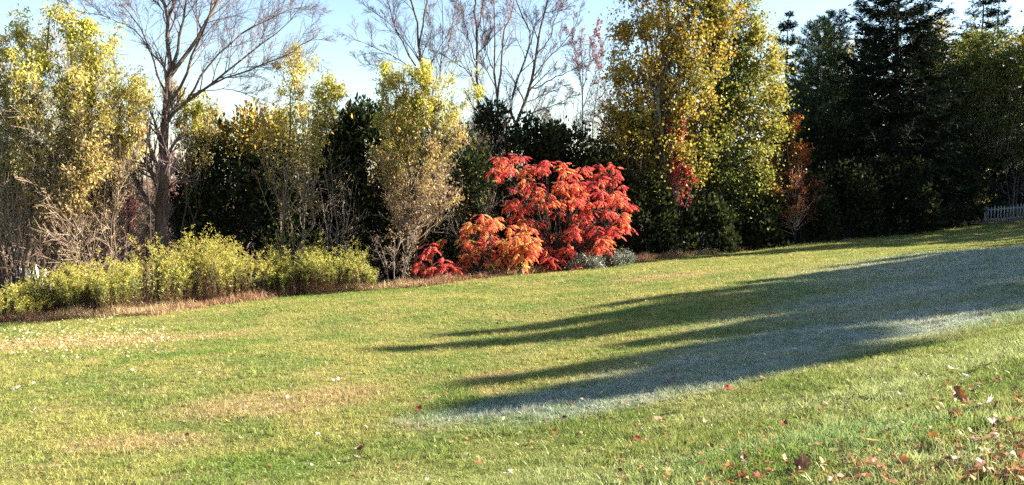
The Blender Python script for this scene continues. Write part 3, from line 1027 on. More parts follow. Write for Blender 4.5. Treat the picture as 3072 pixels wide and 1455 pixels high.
# ------------------------------------------------------------------ tall bare trees behind
bare_tree('maple_tree', 'large bare grey maple with forked trunk rising from the left thicket', 478, 30.3, [
    ([(484, 640), (488, 500), (490, 450), (497, 340), (504, 270), (510, 213)], .34, .21),
    ([(510, 213), (503, 150), (502, 102), (502, 53), (490, 0), (482, -90), (470, -220)], .17, .04),
    ([(502, 60), (512, 30), (526, 0), (548, -90), (556, -190)], .10, .03),
    ([(512, 225), (529, 176), (540, 110), (553, 49), (559, 0), (575, -110), (600, -230)], .12, .03),
    ([(510, 230), (529, 205), (574, 152), (602, 90), (639, 33), (660, -10), (720, -130), (760, -230)], .17, .03),
    ([(500, 330), (533, 279), (557, 217), (576, 164), (607, 107), (628, 40), (640, -30), (650, -160)], .12, .03),
    ([(495, 380), (530, 325), (561, 299), (590, 275), (656, 238), (717, 184), (775, 145), (850, 80), (900, 20)], .13, .02),
    ([(575, 288), (620, 266), (697, 227), (770, 203), (860, 165), (935, 112)], .08, .015),
    ([(561, 299), (590, 255), (615, 213), (664, 156), (717, 107), (780, 70), (870, 30), (930, 18)], .09, .015),
    ([(600, 276), (660, 268), (720, 275), (790, 300), (850, 330)], .035, .01),
    ([(495, 300), (475, 238), (462, 190), (451, 156), (430, 100), (408, 61), (369, 20), (330, -40)], .09, .02),
    ([(455, 165), (430, 115), (389, 78), (328, 49), (260, 40), (200, 20)], .05, .012),
    ([(503, 80), (480, 20), (450, -10), (400, -80)], .05, .02),
    ([(660, 235), (740, 200), (820, 190), (900, 200)], .03, .01),
], 11, twig=TWIG_RED, bark=BARK_BROWN, n1=13, n2=9, n3=6, L1=(.22, .5), nleaf=600, leafmat=LEAF_TAN, rmin=.0055, tk=(.86, .5))

bare_tree('maple_tree', 'bare maple with wide low left boughs behind the second yellow ash', 1300, 44.0, [
    ([(1296, 330), (1286, 275), (1271, 236), (1259, 165), (1255, 130)], .20, .14),
    ([(1255, 130), (1251, 79), (1235, 0), (1220, -120), (1205, -230)], .12, .03),
    ([(1256, 135), (1267, 90), (1280, 0), (1295, -110), (1310, -200)], .11, .03),
    ([(1278, 250), (1231, 177), (1188, 90), (1160, 0), (1120, -120)], .10, .02),
    ([(1282, 262), (1235, 205), (1188, 173), (1125, 142), (1078, 122), (1042, 106)], .07, .012),
    ([(1262, 190), (1215, 120), (1170, 70), (1110, 30), (1080, -20)], .06, .012),
    ([(1270, 230), (1310, 160), (1345, 100), (1375, 30)], .05, .012),
    ([(1286, 280), (1240, 255), (1190, 240), (1130, 200), (1080, 185)], .05, .012),
], 12, n1=11, n2=9, n3=6, nleaf=260, leafmat=LEAF_PINK, L1=(.2, .42))
bare_tree('maple_tree', 'slender bare grey tree between the two purplish maples', 1312, 46.0, [
    ([(1314, 300), (1320, 220), (1326, 157), (1330, 79), (1326, 0), (1320, -100)], .12, .02),
    ([(1324, 190), (1350, 120), (1360, 60), (1372, 0), (1380, -80)], .05, .012),
    ([(1322, 210), (1300, 150), (1296, 90), (1288, 20)], .05, .012),
], 13, twig=TWIG_GREY, n1=11, n2=8, n3=7, L1=(.2, .4))
bare_tree('maple_tree', 'straight single-trunked bare maple with upswept boughs above the dark hedge', 1452, 43.0, [
    ([(1448, 400), (1444, 366), (1430, 295), (1430, 216), (1432, 130), (1430, 80)], .20, .11),
    ([(1431, 90), (1424, 0), (1420, -120), (1410, -220)], .10, .03),
    ([(1432, 110), (1445, 40), (1455, -20), (1470, -140)], .08, .02),
    ([(1434, 280), (1410, 220), (1369, 189), (1314, 157), (1280, 150)], .06, .012),
    ([(1431, 190), (1405, 120), (1390, 50), (1380, -30)], .06, .015),
    ([(1434, 230), (1462, 160), (1470, 90), (1480, 20)], .05, .012),
], 14, n1=11, n2=9, n3=6, nleaf=300, leafmat=LEAF_PINK, L1=(.2, .4))
bare_tree('maple_tree', 'bare twin-stemmed maple with dark upright stems left of the leaning maple', 1498, 45.0, [
    ([(1495, 346), (1490, 266), (1479, 205), (1486, 135), (1484, 60), (1482, 0), (1476, -140)], .18, .03),
    ([(1492, 300), (1498, 246), (1507, 172), (1506, 135), (1520, 80), (1535, 41), (1548, -20), (1560, -140)], .13, .03),
    ([(1490, 266), (1462, 220), (1448, 170), (1440, 100)], .06, .012),
    ([(1478, 205), (1455, 140), (1450, 60), (1440, -30)], .06, .015),
], 15, n1=12, n2=9, n3=6, nleaf=300, leafmat=LEAF_PINK, L1=(.18, .36))
bare_tree('maple_tree', 'broad bare maple leaning right with long low boughs above the sumac', 1540, 43.0, [
    ([(1544, 380), (1552, 360), (1580, 295), (1597, 238), (1609, 164), (1617, 107)], .22, .12),
    ([(1617, 107), (1630, 53), (1642, 0), (1660, -110), (1680, -220)], .10, .03),
    ([(1548, 372), (1523, 345), (1539, 295), (1556, 230), (1576, 184), (1593, 135), (1585, 80), (1556, 41), (1540, -30), (1530, -160)], .14, .03),
    ([(1593, 135), (1600, 90), (1630, 41), (1690, 20), (1720, 10)], .06, .012),
    ([(1590, 262), (1600, 268), (1646, 242), (1695, 221), (1728, 205), (1760, 170)], .08, .015),
    ([(1560, 358), (1585, 345), (1613, 332), (1662, 316), (1703, 295), (1730, 285)], .09, .015),
    ([(1600, 230), (1640, 180), (1680, 140), (1720, 90), (1740, 40)], .07, .012),
    ([(1608, 170), (1650, 110), (1670, 50), (1690, -20)], .07, .015),
    ([(1570, 310), (1620, 290), (1670, 268), (1700, 255)], .05, .012),
], 16, n1=11, n2=9, n3=6, nleaf=420, leafmat=LEAF_PINK, L1=(.2, .42))
bare_tree('red_maple_tree', 'slim tree with thin pinkish red leaves left on top, beside the golden aspen', 1748, 44.0, [
    ([(1748, 393), (1748, 287), (1750, 205), (1742, 150), (1738, 90)], .10, .02),
    ([(1748, 300), (1738, 220), (1722, 150), (1715, 100)], .05, .012),
    ([(1750, 260), (1768, 190), (1774, 130), (1790, 70)], .05, .012),
    ([(1750, 320), (1776, 250), (1796, 190), (1810, 120)], .05, .012),
], 17, n1=11, n2=9, n3=6, nleaf=2600, leafmat=LEAF_PINK, L1=(.2, .36), leaf=(.06, .05))
bare_tree('maple_tree', 'bare reddish sapling leaning towards the golden aspen', 1780, 45.0, [
    ([(1777, 369), (1793, 266), (1802, 200), (1812, 120)], .08, .02),
    ([(1790, 300), (1806, 290), (1822, 230), (1840, 170), (1850, 100)], .06, .012),
    ([(1782, 350), (1815, 330), (1850, 290), (1880, 270)], .05, .012),
], 18, n1=10, n2=7, n3=4, L1=(.2, .4))
bare_tree('fruit_tree', 'low brown bare tree with arching boughs left of the aspen trunk', 1810, 41.0, [
    ([(1806, 470), (1808, 420), (1812, 390)], .12, .09),
    ([(1808, 400), (1840, 355), (1890, 330), (1930, 335)], .06, .012),
    ([(1812, 395), (1800, 350), (1770, 330), (1735, 340)], .06, .012),
    ([(1812, 392), (1830, 340), (1870, 300), (1900, 280)], .06, .012),
    ([(1810, 400), (1790, 360), (1750, 370), (1715, 385)], .05, .012),
    ([(1812, 390), (1815, 340), (1820, 300), (1815, 260)], .05, .012),
], 19, n1=12, n2=7, n3=4, L1=(.3, .55), twig=TWIG_RED, up=.05)

# pale leafless trees that fill the gaps far behind the thicket
BG = [(40, 42, -20, 'pinkish bare tree at the far left behind the yellow ash'), (215, 44, 20, 'pinkish bare tree behind the tallest yellow ash'),
      (345, 41, 110, 'pinkish bare tree just left of the big maple trunk'), (600, 43, 300, 'small grey bare tree right of the big maple trunk'),
      (700, 46, 290, 'low grey bare tree left of the round-topped yellow ash'), (1080, 44, 310, 'thin grey bare tree between the two yellow ashes'),
      (1385, 41, 285, 'brown twiggy bare tree beside the second yellow ash'), (1690, 52, 300, 'grey bare tree far behind the sumac'), (1860, 50, 240, 'bare tree far behind the golden aspen')]
for i, (px, Y, top, lab) in enumerate(BG):
    r_ = random.Random(i)
    j = lambda s=14: r_.uniform(-s, s)
    c = (700 + top) / 2
    tp = top
    H = 640 - tp
    limbs = [([(px + j(), 600), (px + j(), 480 if tp < 250 else 520), (px + j(), tp + .45 * H)], .11, .07)]
    for k in range(6):
        sx = r_.uniform(-.34, .34) * H
        y0 = tp + r_.uniform(.45, .72) * H
        limbs.append(([(px + j(5), y0), (px + sx * .45, y0 - .22 * H), (px + sx, tp + r_.uniform(0, .25) * H)], .05, .012))
    bare_tree('bare_tree', lab, px, Y, limbs, 40 + i, twig=(TWIG_RED if i in (6,) else TWIG_TAN if i < 3 else TWIG_GREY), n1=9, n2=6, n3=3, L1=(.28, .5), group='leafless trees behind the thicket')

# ------------------------------------------------------------------ conifers
conifer('pine_tree', 'small distant grey-green pine seen below the leaning bare maple', 1640, 78, 11.5, 2.2, 60, 'pine', NEEDLE_PINE, nb=60, ntw=9, low=.25, nlen=.28, nwid=.05, dens=.5)
conifer('pine_tree', 'grey-green pine at the far left edge above the yellow ash', -10, 58, 15.5, 3.4, 61, 'pine', NEEDLE_PINE, nb=70, ntw=9, low=.2, nlen=.25, nwid=.05, dens=.6)
conifer('spruce_tree', 'dark narrow spruce behind the right side of the poplar', 2345, 55, 14.6, 3.3, 62, 'spruce', nb=170, ntw=13, power=.65)
conifer('pine_tree', 'feathery green white pine with sweeping boughs left of the tall spruce', 2440, 50, 13.2, 4.3, 63, 'pine', NEEDLE_PINE, nb=190, ntw=16, low=.1, nlen=.24, nwid=.04, power=.6, dens=1.25)
conifer('pine_tree', 'round-topped dark pine behind the white pine', 2485, 60, 15.6, 3.2, 64, 'pine', nb=120, ntw=14, low=.3, nlen=.24, nwid=.05, power=.4, dens=1.6)
conifer('spruce_tree', 'tall dark spruce with layered boughs and trunk showing against the sky', 2668, 48, 18.5, 5.8, 65, 'spruce', nb=340, ntw=17, nn=9, dens=1.35, power=.75, r_trunk=.3)
twin0 = conifer('spruce_tree', 'dark twin-topped conifer, its left peak poking above the right trees', 2915, 66, 19.5, 3.4, 66, 'spruce', nb=170, ntw=14, power=.7)
twin = copy_tree(twin0); twin.location = tuple(base_at(2962, 66.5)); twin.scale = (.9, .9, .955); twin.rotation_euler = (0, 0, 2.1); twin['label'] = 'dark twin-topped conifer, its lower right peak'
for i_, (px_, Y_, H_, R_, lab_) in enumerate(((2600, 58, 13.5, 4.2, 'dark spruce behind the left boughs of the tallest spruce'), (2745, 59, 14.0, 4.2, 'dark spruce behind the right boughs of the tallest spruce'), (2880, 62, 13.5, 4.2, 'dark spruce behind the green-yellow trees at right'), (3060, 64, 14.0, 4.5, 'dark spruce behind the picket fence at the right edge'), (2420, 58, 11.0, 4.0, 'dark spruce behind the white pine and orange maple'))):
    if i_ == 0:
        back0 = conifer('spruce_tree', lab_, px_, Y_, H_, R_, 260, 'spruce', nb=170, ntw=12, nlen=.34, nwid=.13, dens=.9, power=.6)
    else:
        back = copy_tree(back0); back.location = tuple(base_at(px_, Y_)); back.scale = (R_ / 4.2, R_ / 4.2, H_ / 13.5); back.rotation_euler = (0, 0, 1.3 * i_); back['label'] = lab_
conifer('spruce_tree', 'dark shaded spruce boughs behind the orange maple', 2560, 53, 10.5, 3.4, 68, 'spruce', nb=150, ntw=13)

# trees standing past the right edge of the frame whose shadows lie across the lawn
TE = math.tan(SUN_EL)
SX, SY = math.sin(SUN_AZ), math.cos(SUN_AZ)
def sun_plan(q, sdist):
    """plan position from distance across (q) and along (sdist) the sun's direction"""
    return q * -SY + sdist * SX, q * SX + sdist * SY
CAST = [  # across, where the tip's shadow falls, where the tree stands, crown radius, kind, lowest bough
    (10.3, 0.8, 31, 3.2, 'spruce', 0.82, 'topmost-crowned spruce past the right edge casting the nearest lawn shadow'),
    (11.7, 1.0, 34, 2.9, 'spruce', 0.80, 'high-crowned spruce past the right edge shading the frosted hollow'),
    (13.2, 4.0, 30, 3.4, 'spruce', 0.65, 'high-crowned spruce past the right edge between two taller ones'),
    (15.4, -0.3, 37, 3.5, 'spruce', 0.5, 'spruce past the right edge whose tip shadow reaches mid-lawn'),
    (17.0, 1.0, 33, 3.2, 'spruce', 0.4, 'spruce past the right edge shading the middle lawn'),
    (18.6, 4.6, 40, 3.4, 'spruce', 0.1, 'broad spruce past the right edge shading the middle lawn'),
    (20.3, 9, 36, 3.0, 'spruce', 0.05, 'spruce past the right edge, next behind the broad one'),
    (22.0, 12.5, 43, 2.8, 'spruce', 0.05, 'spruce past the right edge, second behind the broad one'),
    (23.8, 16, 40, 2.6, 'spruce', 0.05, 'narrow spruce past the right edge shading the upper lawn'),
    (25.6, 18, 46, 2.6, 'spruce', 0.05, 'spruce past the right edge streaking the upper lawn'),
    (27.4, 19.5, 49, 2.8, 'spruce', 0.05, 'spruce past the right edge near the fence'),
    (29.4, 22.5, 52, 2.8, 'spruce', 0.05, 'spruce past the right edge, nearest the fence'),
    (31.4, 24.5, 47, 2.8, 'spruce', 0.05, 'spruce past the right edge level with the fence'),
    (33.4, 26.5, 51, 2.8, 'spruce', 0.05, 'spruce past the right edge just behind the fence line')]
PROTO = {}
def off_frame_spruce(kind, x, y, H, R, lab, turn):
    """conifers past the frame: one full-boughed and one high-crowned tree, copied at their own height and spread"""
    H0, R0 = 15.0, 3.3
    if kind not in PROTO:
        PROTO[kind] = conifer('spruce_tree', lab, 0, 0, H0, R0, 80 + len(PROTO), 'spruce', base=(x, y, float(gz(x, y))), nb=180, ntw=13, nlen=.30, nwid=.17,
                              low={'full': .05, 'half': .42, 'high': .68, 'top': .80}[kind], dens=1.2, power={'full': .75}.get(kind, .85), group='conifers past the right edge')
        t = PROTO[kind]
    else:
        t = copy_tree(PROTO[kind])
    t.location = (x, y, float(gz(x, y)))
    t.scale = (R / R0, R / R0, H / H0)
    t.rotation_euler = (0, 0, turn)
    t['label'] = lab


for i, (q_, tip, sd, R, kd, low, lab) in enumerate(CAST):
    x, y = sun_plan(q_, sd); b = float(gz(x, y))
    tx, ty = sun_plan(q_, tip)
    H = float(gz(tx, ty)) + (sd - tip) * TE - b
    off_frame_spruce('top' if low > .75 else 'high' if low > .55 else 'half' if low > .25 else 'full', x, y, H, R, lab, i * 1.1)
for i, (q_, sd, H, R, lab) in enumerate(((34, 50, 17, 3.4, 'dense spruce by the fence end past the right edge'), (38.5, 54, 20, 4.2, 'tall dense spruce past the right edge, second from the fence'),
                                       (43.5, 57, 21, 4.4, 'tall dense spruce past the right edge, third from the fence'), (48.5, 60, 22, 4.6, 'tall dense spruce past the right edge, fourth from the fence'), (54, 64, 23, 4.8, 'rearmost tall spruce past the right edge'))):
    x, y = sun_plan(q_, sd)
    off_frame_spruce('full', x, y, H, R * 1.1, lab, 2 + i * 1.7)

# ------------------------------------------------------------------ broadleaf trees on the right
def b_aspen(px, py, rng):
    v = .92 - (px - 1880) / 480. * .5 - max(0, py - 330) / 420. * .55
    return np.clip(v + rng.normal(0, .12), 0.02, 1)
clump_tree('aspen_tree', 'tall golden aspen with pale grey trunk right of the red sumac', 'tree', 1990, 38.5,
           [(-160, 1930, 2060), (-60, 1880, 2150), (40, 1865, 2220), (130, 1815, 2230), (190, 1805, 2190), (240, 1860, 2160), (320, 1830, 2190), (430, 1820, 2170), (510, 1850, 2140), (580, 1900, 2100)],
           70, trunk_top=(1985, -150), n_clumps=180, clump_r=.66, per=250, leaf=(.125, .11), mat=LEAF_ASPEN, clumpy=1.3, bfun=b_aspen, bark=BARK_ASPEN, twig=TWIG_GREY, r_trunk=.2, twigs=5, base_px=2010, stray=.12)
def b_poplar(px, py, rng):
    return np.clip(.30 + rng.normal(0, .10) + (.14 if px > 2210 else -.04), .04, .62)  # right-hand clumps coloured yellower to stand in for sunlight on that side
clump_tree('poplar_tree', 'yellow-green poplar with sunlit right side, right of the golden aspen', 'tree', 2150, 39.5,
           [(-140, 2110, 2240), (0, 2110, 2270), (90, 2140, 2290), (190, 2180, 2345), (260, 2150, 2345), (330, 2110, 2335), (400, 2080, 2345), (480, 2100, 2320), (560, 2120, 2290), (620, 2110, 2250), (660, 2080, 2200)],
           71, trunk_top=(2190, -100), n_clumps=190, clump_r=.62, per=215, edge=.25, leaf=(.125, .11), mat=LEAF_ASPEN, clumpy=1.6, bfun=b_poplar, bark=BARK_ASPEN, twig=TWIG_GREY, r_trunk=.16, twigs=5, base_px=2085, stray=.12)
clump_tree('yellow_tree', 'small yellow-green leafy tree between the sumac and aspen trunk', 'tree', 1900, 37.5,
           [(350, 1840, 1930), (420, 1800, 1960), (500, 1790, 1970), (580, 1830, 1970), (660, 1850, 1960), (740, 1840, 1980)],
           72, trunk_top=(1890, 360), n_clumps=60, clump_r=.5, per=170, leaf=(.08, .065), mat=LEAF_DARK, bfun=lambda x, y, r: np.clip(.75 - (y - 350) / 300 + r.normal(0, .15), 0, .95), bark=BARK_DARK, r_trunk=.07)
clump_tree('red_maple_sapling', 'bright red maple sapling glowing beside the aspen trunk', 'tree', 2035, 37.2,
           [(352, 2010, 2050), (380, 2005, 2052), (410, 2012, 2045), (450, 2015, 2050), (490, 2015, 2065), (530, 2018, 2080), (560, 2020, 2090)],
           73, trunk_top=(2030, 360), n_clumps=26, clump_r=.2, per=90, clumpy=.8, leaf=(.08, .07), mat=LEAF_RED, bfun=lambda x, y, r: r.uniform(.5, 1), bark=BARK_DARK, r_trunk=.035, twig=TWIG_RED)
clump_tree('orange_maple', 'dull orange maple sapling at the edge of the dark spruces', 'tree', 2385, 40.3,
           [(345, 2362, 2382), (380, 2345, 2400), (420, 2352, 2405), (455, 2330, 2430), (490, 2260, 2450), (560, 2255, 2460), (660, 2280, 2440)],
           74, trunk_top=(2370, 340), n_clumps=85, clump_r=.36, per=120, clumpy=.9, leaf=(.10, .09), mat=LEAF_ORANGE, bfun=lambda x, y, r: np.clip(1.0 - (y - 340) / 220 + r.normal(0, .12), 0, 1), bark=BARK_DARK, r_trunk=.05)
clump_tree('yellow_tree', 'distant yellow-tan tree behind the white pine', 'tree', 2525, 62,
           [(100, 2500, 2540), (140, 2475, 2560), (200, 2470, 2570), (280, 2480, 2560), (380, 2490, 2550)], 75, trunk_top=(2520, 105), n_clumps=45, clump_r=.8, per=170, leaf=(.11, .09), mat=LEAF_ASH,
           bfun=lambda x, y, r: r.uniform(.35, .75), bark=BARK_DARK, r_trunk=.16)
clump_tree('yellow_tree', 'distant yellow-tan tree behind the right side of the tall spruce', 'tree', 2815, 64,
           [(55, 2790, 2830), (100, 2760, 2850), (170, 2745, 2860), (260, 2760, 2860), (400, 2780, 2850)], 76, trunk_top=(2812, 60), n_clumps=45, clump_r=.8, per=170, leaf=(.11, .09), mat=LEAF_ASH,
           bfun=lambda x, y, r: r.uniform(.25, .6), bark=BARK_DARK, r_trunk=.16)
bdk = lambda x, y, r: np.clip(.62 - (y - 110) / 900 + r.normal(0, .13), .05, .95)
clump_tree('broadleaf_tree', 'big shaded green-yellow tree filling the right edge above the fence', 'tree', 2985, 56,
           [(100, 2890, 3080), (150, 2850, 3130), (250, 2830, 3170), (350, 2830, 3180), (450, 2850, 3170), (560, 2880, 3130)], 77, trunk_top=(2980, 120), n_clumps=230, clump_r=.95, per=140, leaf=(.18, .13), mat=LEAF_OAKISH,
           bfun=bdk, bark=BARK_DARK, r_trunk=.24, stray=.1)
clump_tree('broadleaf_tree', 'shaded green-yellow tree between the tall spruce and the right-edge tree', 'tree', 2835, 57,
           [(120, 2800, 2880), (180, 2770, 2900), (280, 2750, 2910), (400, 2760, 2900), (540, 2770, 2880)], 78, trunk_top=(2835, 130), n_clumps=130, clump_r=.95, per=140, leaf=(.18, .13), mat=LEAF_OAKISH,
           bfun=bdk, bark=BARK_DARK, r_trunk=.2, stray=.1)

# dark understorey along the right edge of the lawn
US = [(1700, 36.5, [(400, 1660, 1760), (470, 1630, 1800), (600, 1600, 1830), (740, 1620, 1840), (790, 1650, 1850)], 'dark leafy shrub directly behind the red sumac'),
      (1935, 37.0, [(560, 1890, 1960), (630, 1860, 2000), (720, 1860, 2010), (785, 1850, 2020)], 'dark shrub at the foot of the aspen, left of its trunk'),
      (2090, 38.0, [(600, 2040, 2140), (680, 2010, 2180), (770, 2000, 2190)], 'dark shrub right of the aspen trunk foot'),
      (2240, 39.5, [(610, 2190, 2300), (690, 2160, 2330), (755, 2150, 2340)], 'dark shrub below the sunlit poplar'),
      (2390, 41.5, [(560, 2330, 2450), (660, 2300, 2480), (742, 2300, 2490)], 'dark shrub below the orange maple'),
      (2530, 43.5, [(520, 2470, 2590), (620, 2440, 2620), (725, 2440, 2630)], 'dark shrub left of the tall spruce foot'),
      (2700, 45.0, [(500, 2640, 2760), (600, 2600, 2790), (705, 2600, 2800)], 'dark shrub in front of the tall spruce foot'),
      (2840, 48.0, [(480, 2780, 2900), (580, 2750, 2930), (692, 2750, 2940)], 'dark shrub left of the picket fence'),
      (2960, 54.5, [(470, 2900, 3010), (560, 2880, 3050), (665, 2880, 3050)], 'dark shrub behind the left end of the picket fence'),
      (3080, 57.0, [(440, 3030, 3160), (560, 3000, 3190), (655, 3000, 3200)], 'dark shrub behind the picket fence at the right edge'),
      (2450, 47.0, [(380, 2420, 2500), (480, 2380, 2540), (600, 2370, 2560)], 'tall dark shrub behind the orange maple'),
      (2070, 45.0, [(300, 2000, 2130), (400, 1950, 2180), (520, 1930, 2200), (660, 1930, 2200)], 'tall dark evergreen mass behind the aspen trunk'),
      (2240, 46.0, [(330, 2180, 2310), (430, 2140, 2350), (560, 2120, 2360), (680, 2120, 2360)], 'tall dark evergreen mass behind the poplar'),
      (1880, 44.0, [(380, 1830, 1940), (460, 1800, 1970), (560, 1790, 1990), (680, 1790, 1990)], 'dark evergreen mass behind the small yellow-green tree'),
      (2760, 52.0, [(300, 2720, 2800), (420, 2690, 2840), (600, 2690, 2850)], 'tall dark thicket right of the tall spruce trunk')]
for i, (px, Y, rows, lab) in enumerate(US):
    cedar('dark_shrub', lab, px, Y, rows, 120 + i, n=4800, lobes=40, leaf=(.215, .15), mat=LEAF_DARK, group='shaded shrubs along the right lawn edge')
brush('bare_shrub', 'pale bare shrub with crooked branches above the picket fence', 3030, 53.5, 4.2, 2.6, 141, stems=8, twig=TWIG_GREY, n1=8, n2=6, r=.03)
brush('yellow_leaf_shrub', 'thin shrub with a few yellow leaves left of the picket fence', 2945, 50.5, 3.2, 1.6, 142, stems=5, twig=BARK_DARK, leafmat=LEAF_ASH, nleaf=160, lb=(.6, 1), leaf=(.14, .12))

# ------------------------------------------------------------------ evergreen hedge in the middle
cedar('cedar_bush', 'large dark cedar with top tinted gold for sunlight at the left end of the hedge', 690, 32.6,
      [(360, 660, 760), (400, 620, 830), (470, 585, 880), (560, 560, 890), (650, 560, 890), (770, 590, 890)], 150, n=18000, lobes=90, sunlit_fun=lambda x, y: .95 if (y < 465 and x > 630) else .03)  # gold top is painted sunlight, the foliage itself is dark green
cedar('cedar_bush', 'dark cedar behind the first round-topped yellow ash', 900, 34.0,
      [(420, 830, 1000), (450, 780, 1060), (560, 760, 1070), (660, 760, 1070), (800, 770, 1060)], 151, n=18000, lobes=90, sunlit_fun=lambda x, y: .12 if y < 450 else .0)  # a few top sprays carry the same painted sunlight
cedar('cedar_bush', 'dark cedar between the two yellow ashes', 1080, 34.0,
      [(345, 1060, 1160), (400, 1000, 1200), (520, 970, 1220), (650, 980, 1220), (800, 990, 1210)], 152, n=18000, lobes=90, sunlit_fun=lambda x, y: .04)
cedar('cedar_bush', 'dark cedar behind the second yellow ash', 1270, 34.6,
      [(380, 1200, 1360), (460, 1160, 1430), (580, 1160, 1450), (700, 1170, 1440), (815, 1180, 1400)], 153, n=15000, lobes=75, sunlit_fun=lambda x, y: .05)
cedar('cedar_bush', 'dark round cedar above the left part of the red sumac', 1510, 37.5,
      [(355, 1470, 1560), (410, 1430, 1620), (520, 1420, 1650), (660, 1430, 1650), (790, 1440, 1640)], 154, n=13000, lobes=50)
cedar('cedar_bush', 'dark round cedar above the right part of the red sumac', 1720, 38.0,
      [(390, 1650, 1790), (430, 1620, 1850), (520, 1610, 1860), (640, 1620, 1860), (790, 1630, 1850)], 155, n=13000, lobes=50)

# ------------------------------------------------------------------ yellow ashes
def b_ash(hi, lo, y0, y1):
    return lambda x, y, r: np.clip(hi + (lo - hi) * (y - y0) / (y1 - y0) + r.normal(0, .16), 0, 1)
ASH = dict(leaf=(.128, .046), mat=LEAF_ASH, bark=BARK_BROWN, twig=TWIG_BROWN, droop=.9, flat=.2, squash=1.0, trmin=.0065, clumpy=.6, ownf=.4, stems=3, spread=.22)
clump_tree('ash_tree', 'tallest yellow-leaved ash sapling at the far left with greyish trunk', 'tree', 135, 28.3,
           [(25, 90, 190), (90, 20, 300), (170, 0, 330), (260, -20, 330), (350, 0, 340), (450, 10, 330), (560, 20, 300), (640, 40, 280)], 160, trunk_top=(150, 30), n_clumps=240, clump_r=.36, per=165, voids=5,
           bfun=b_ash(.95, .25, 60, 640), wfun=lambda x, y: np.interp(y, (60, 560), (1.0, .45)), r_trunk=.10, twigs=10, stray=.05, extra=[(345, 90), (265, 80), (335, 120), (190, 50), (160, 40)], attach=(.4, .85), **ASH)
clump_tree('ash_tree', 'yellow-leaved ash cut by the left edge of the photo', 'tree', -40, 28.6,
           [(60, -60, 30), (140, -120, 60), (260, -150, 70), (400, -150, 70), (560, -120, 60)], 161, trunk_top=(-30, 60), n_clumps=120, clump_r=.36, per=150, voids=5,
           bfun=b_ash(.85, .25, 60, 600), wfun=lambda x, y: np.interp(y, (60, 560), (1.0, .45)), r_trunk=.08, twigs=10, stray=.05, attach=(.4, .85), **ASH)
clump_tree('ash_tree', 'thin tan-leaved ash sapling just left of the big maple trunk', 'tree', 320, 28.9,
           [(140, 300, 345), (220, 290, 420), (300, 270, 455), (400, 250, 440), (500, 240, 430), (600, 260, 420)], 162, trunk_top=(340, 150), n_clumps=130, clump_r=.34, per=112, voids=5,
           bfun=b_ash(.85, .1, 160, 600), wfun=lambda x, y: np.interp(y, (140, 480), (1.0, .28)), r_trunk=.06, twigs=7, stray=.06, extra=[(345, 95), (340, 130), (440, 230), (395, 270)], attach=(.4, .85), **ASH)
clump_tree('ash_tree', 'sparse tan-leaved ash sapling right of the big maple trunk', 'tree', 560, 31.4,
           [(260, 510, 600), (320, 520, 640), (400, 530, 640), (480, 530, 630), (560, 540, 610)], 163, trunk_top=(565, 270), n_clumps=70, clump_r=.33, per=105, voids=5,
           bfun=b_ash(.8, .0, 250, 560), wfun=lambda x, y: np.interp(y, (250, 520), (1.0, .28)), r_trunk=.05, twigs=7, stray=.06, attach=(.4, .85), **ASH)
clump_tree('ash_tree', 'yellow ash with round leafy top in front of the left cedars', 'tree', 890, 30.8,
           [(195, 830, 930), (250, 860, 960), (300, 800, 1000), (360, 780, 1010), (420, 740, 1000), (480, 730, 990), (540, 770, 1010), (600, 800, 980), (630, 830, 930)], 164, trunk_top=(890, 190), n_clumps=125, clump_r=.33, per=130, voids=14,
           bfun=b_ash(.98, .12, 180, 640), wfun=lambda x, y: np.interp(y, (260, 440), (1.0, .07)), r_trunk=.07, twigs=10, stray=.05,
           extra=[(885, 145), (883, 165), (830, 185), (860, 185), (905, 190), (915, 205), (985, 240), (990, 260), (1015, 275), (1010, 270), (845, 270), (940, 180), (820, 180)], attach=(.4, .85), **ASH)
clump_tree('ash_tree', 'yellow ash with lopsided leafy top beside the red sumac', 'tree', 1220, 31.2,
           [(200, 1150, 1290), (250, 1135, 1310), (300, 1170, 1340), (360, 1130, 1380), (430, 1120, 1410), (500, 1120, 1410), (570, 1120, 1400), (640, 1130, 1370), (700, 1160, 1330)], 165, trunk_top=(1210, 200), n_clumps=165, clump_r=.33, per=145, voids=10,
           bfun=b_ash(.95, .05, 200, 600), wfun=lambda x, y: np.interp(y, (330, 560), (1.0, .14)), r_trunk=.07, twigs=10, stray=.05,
           extra=[(1270, 180), (1275, 200), (1150, 200), (1160, 205), (1320, 230), (1335, 235), (1350, 240), (1430, 210), (1428, 285), (1432, 275), (1365, 190), (1385, 430), (1375, 420)], attach=(.4, .85), **ASH)

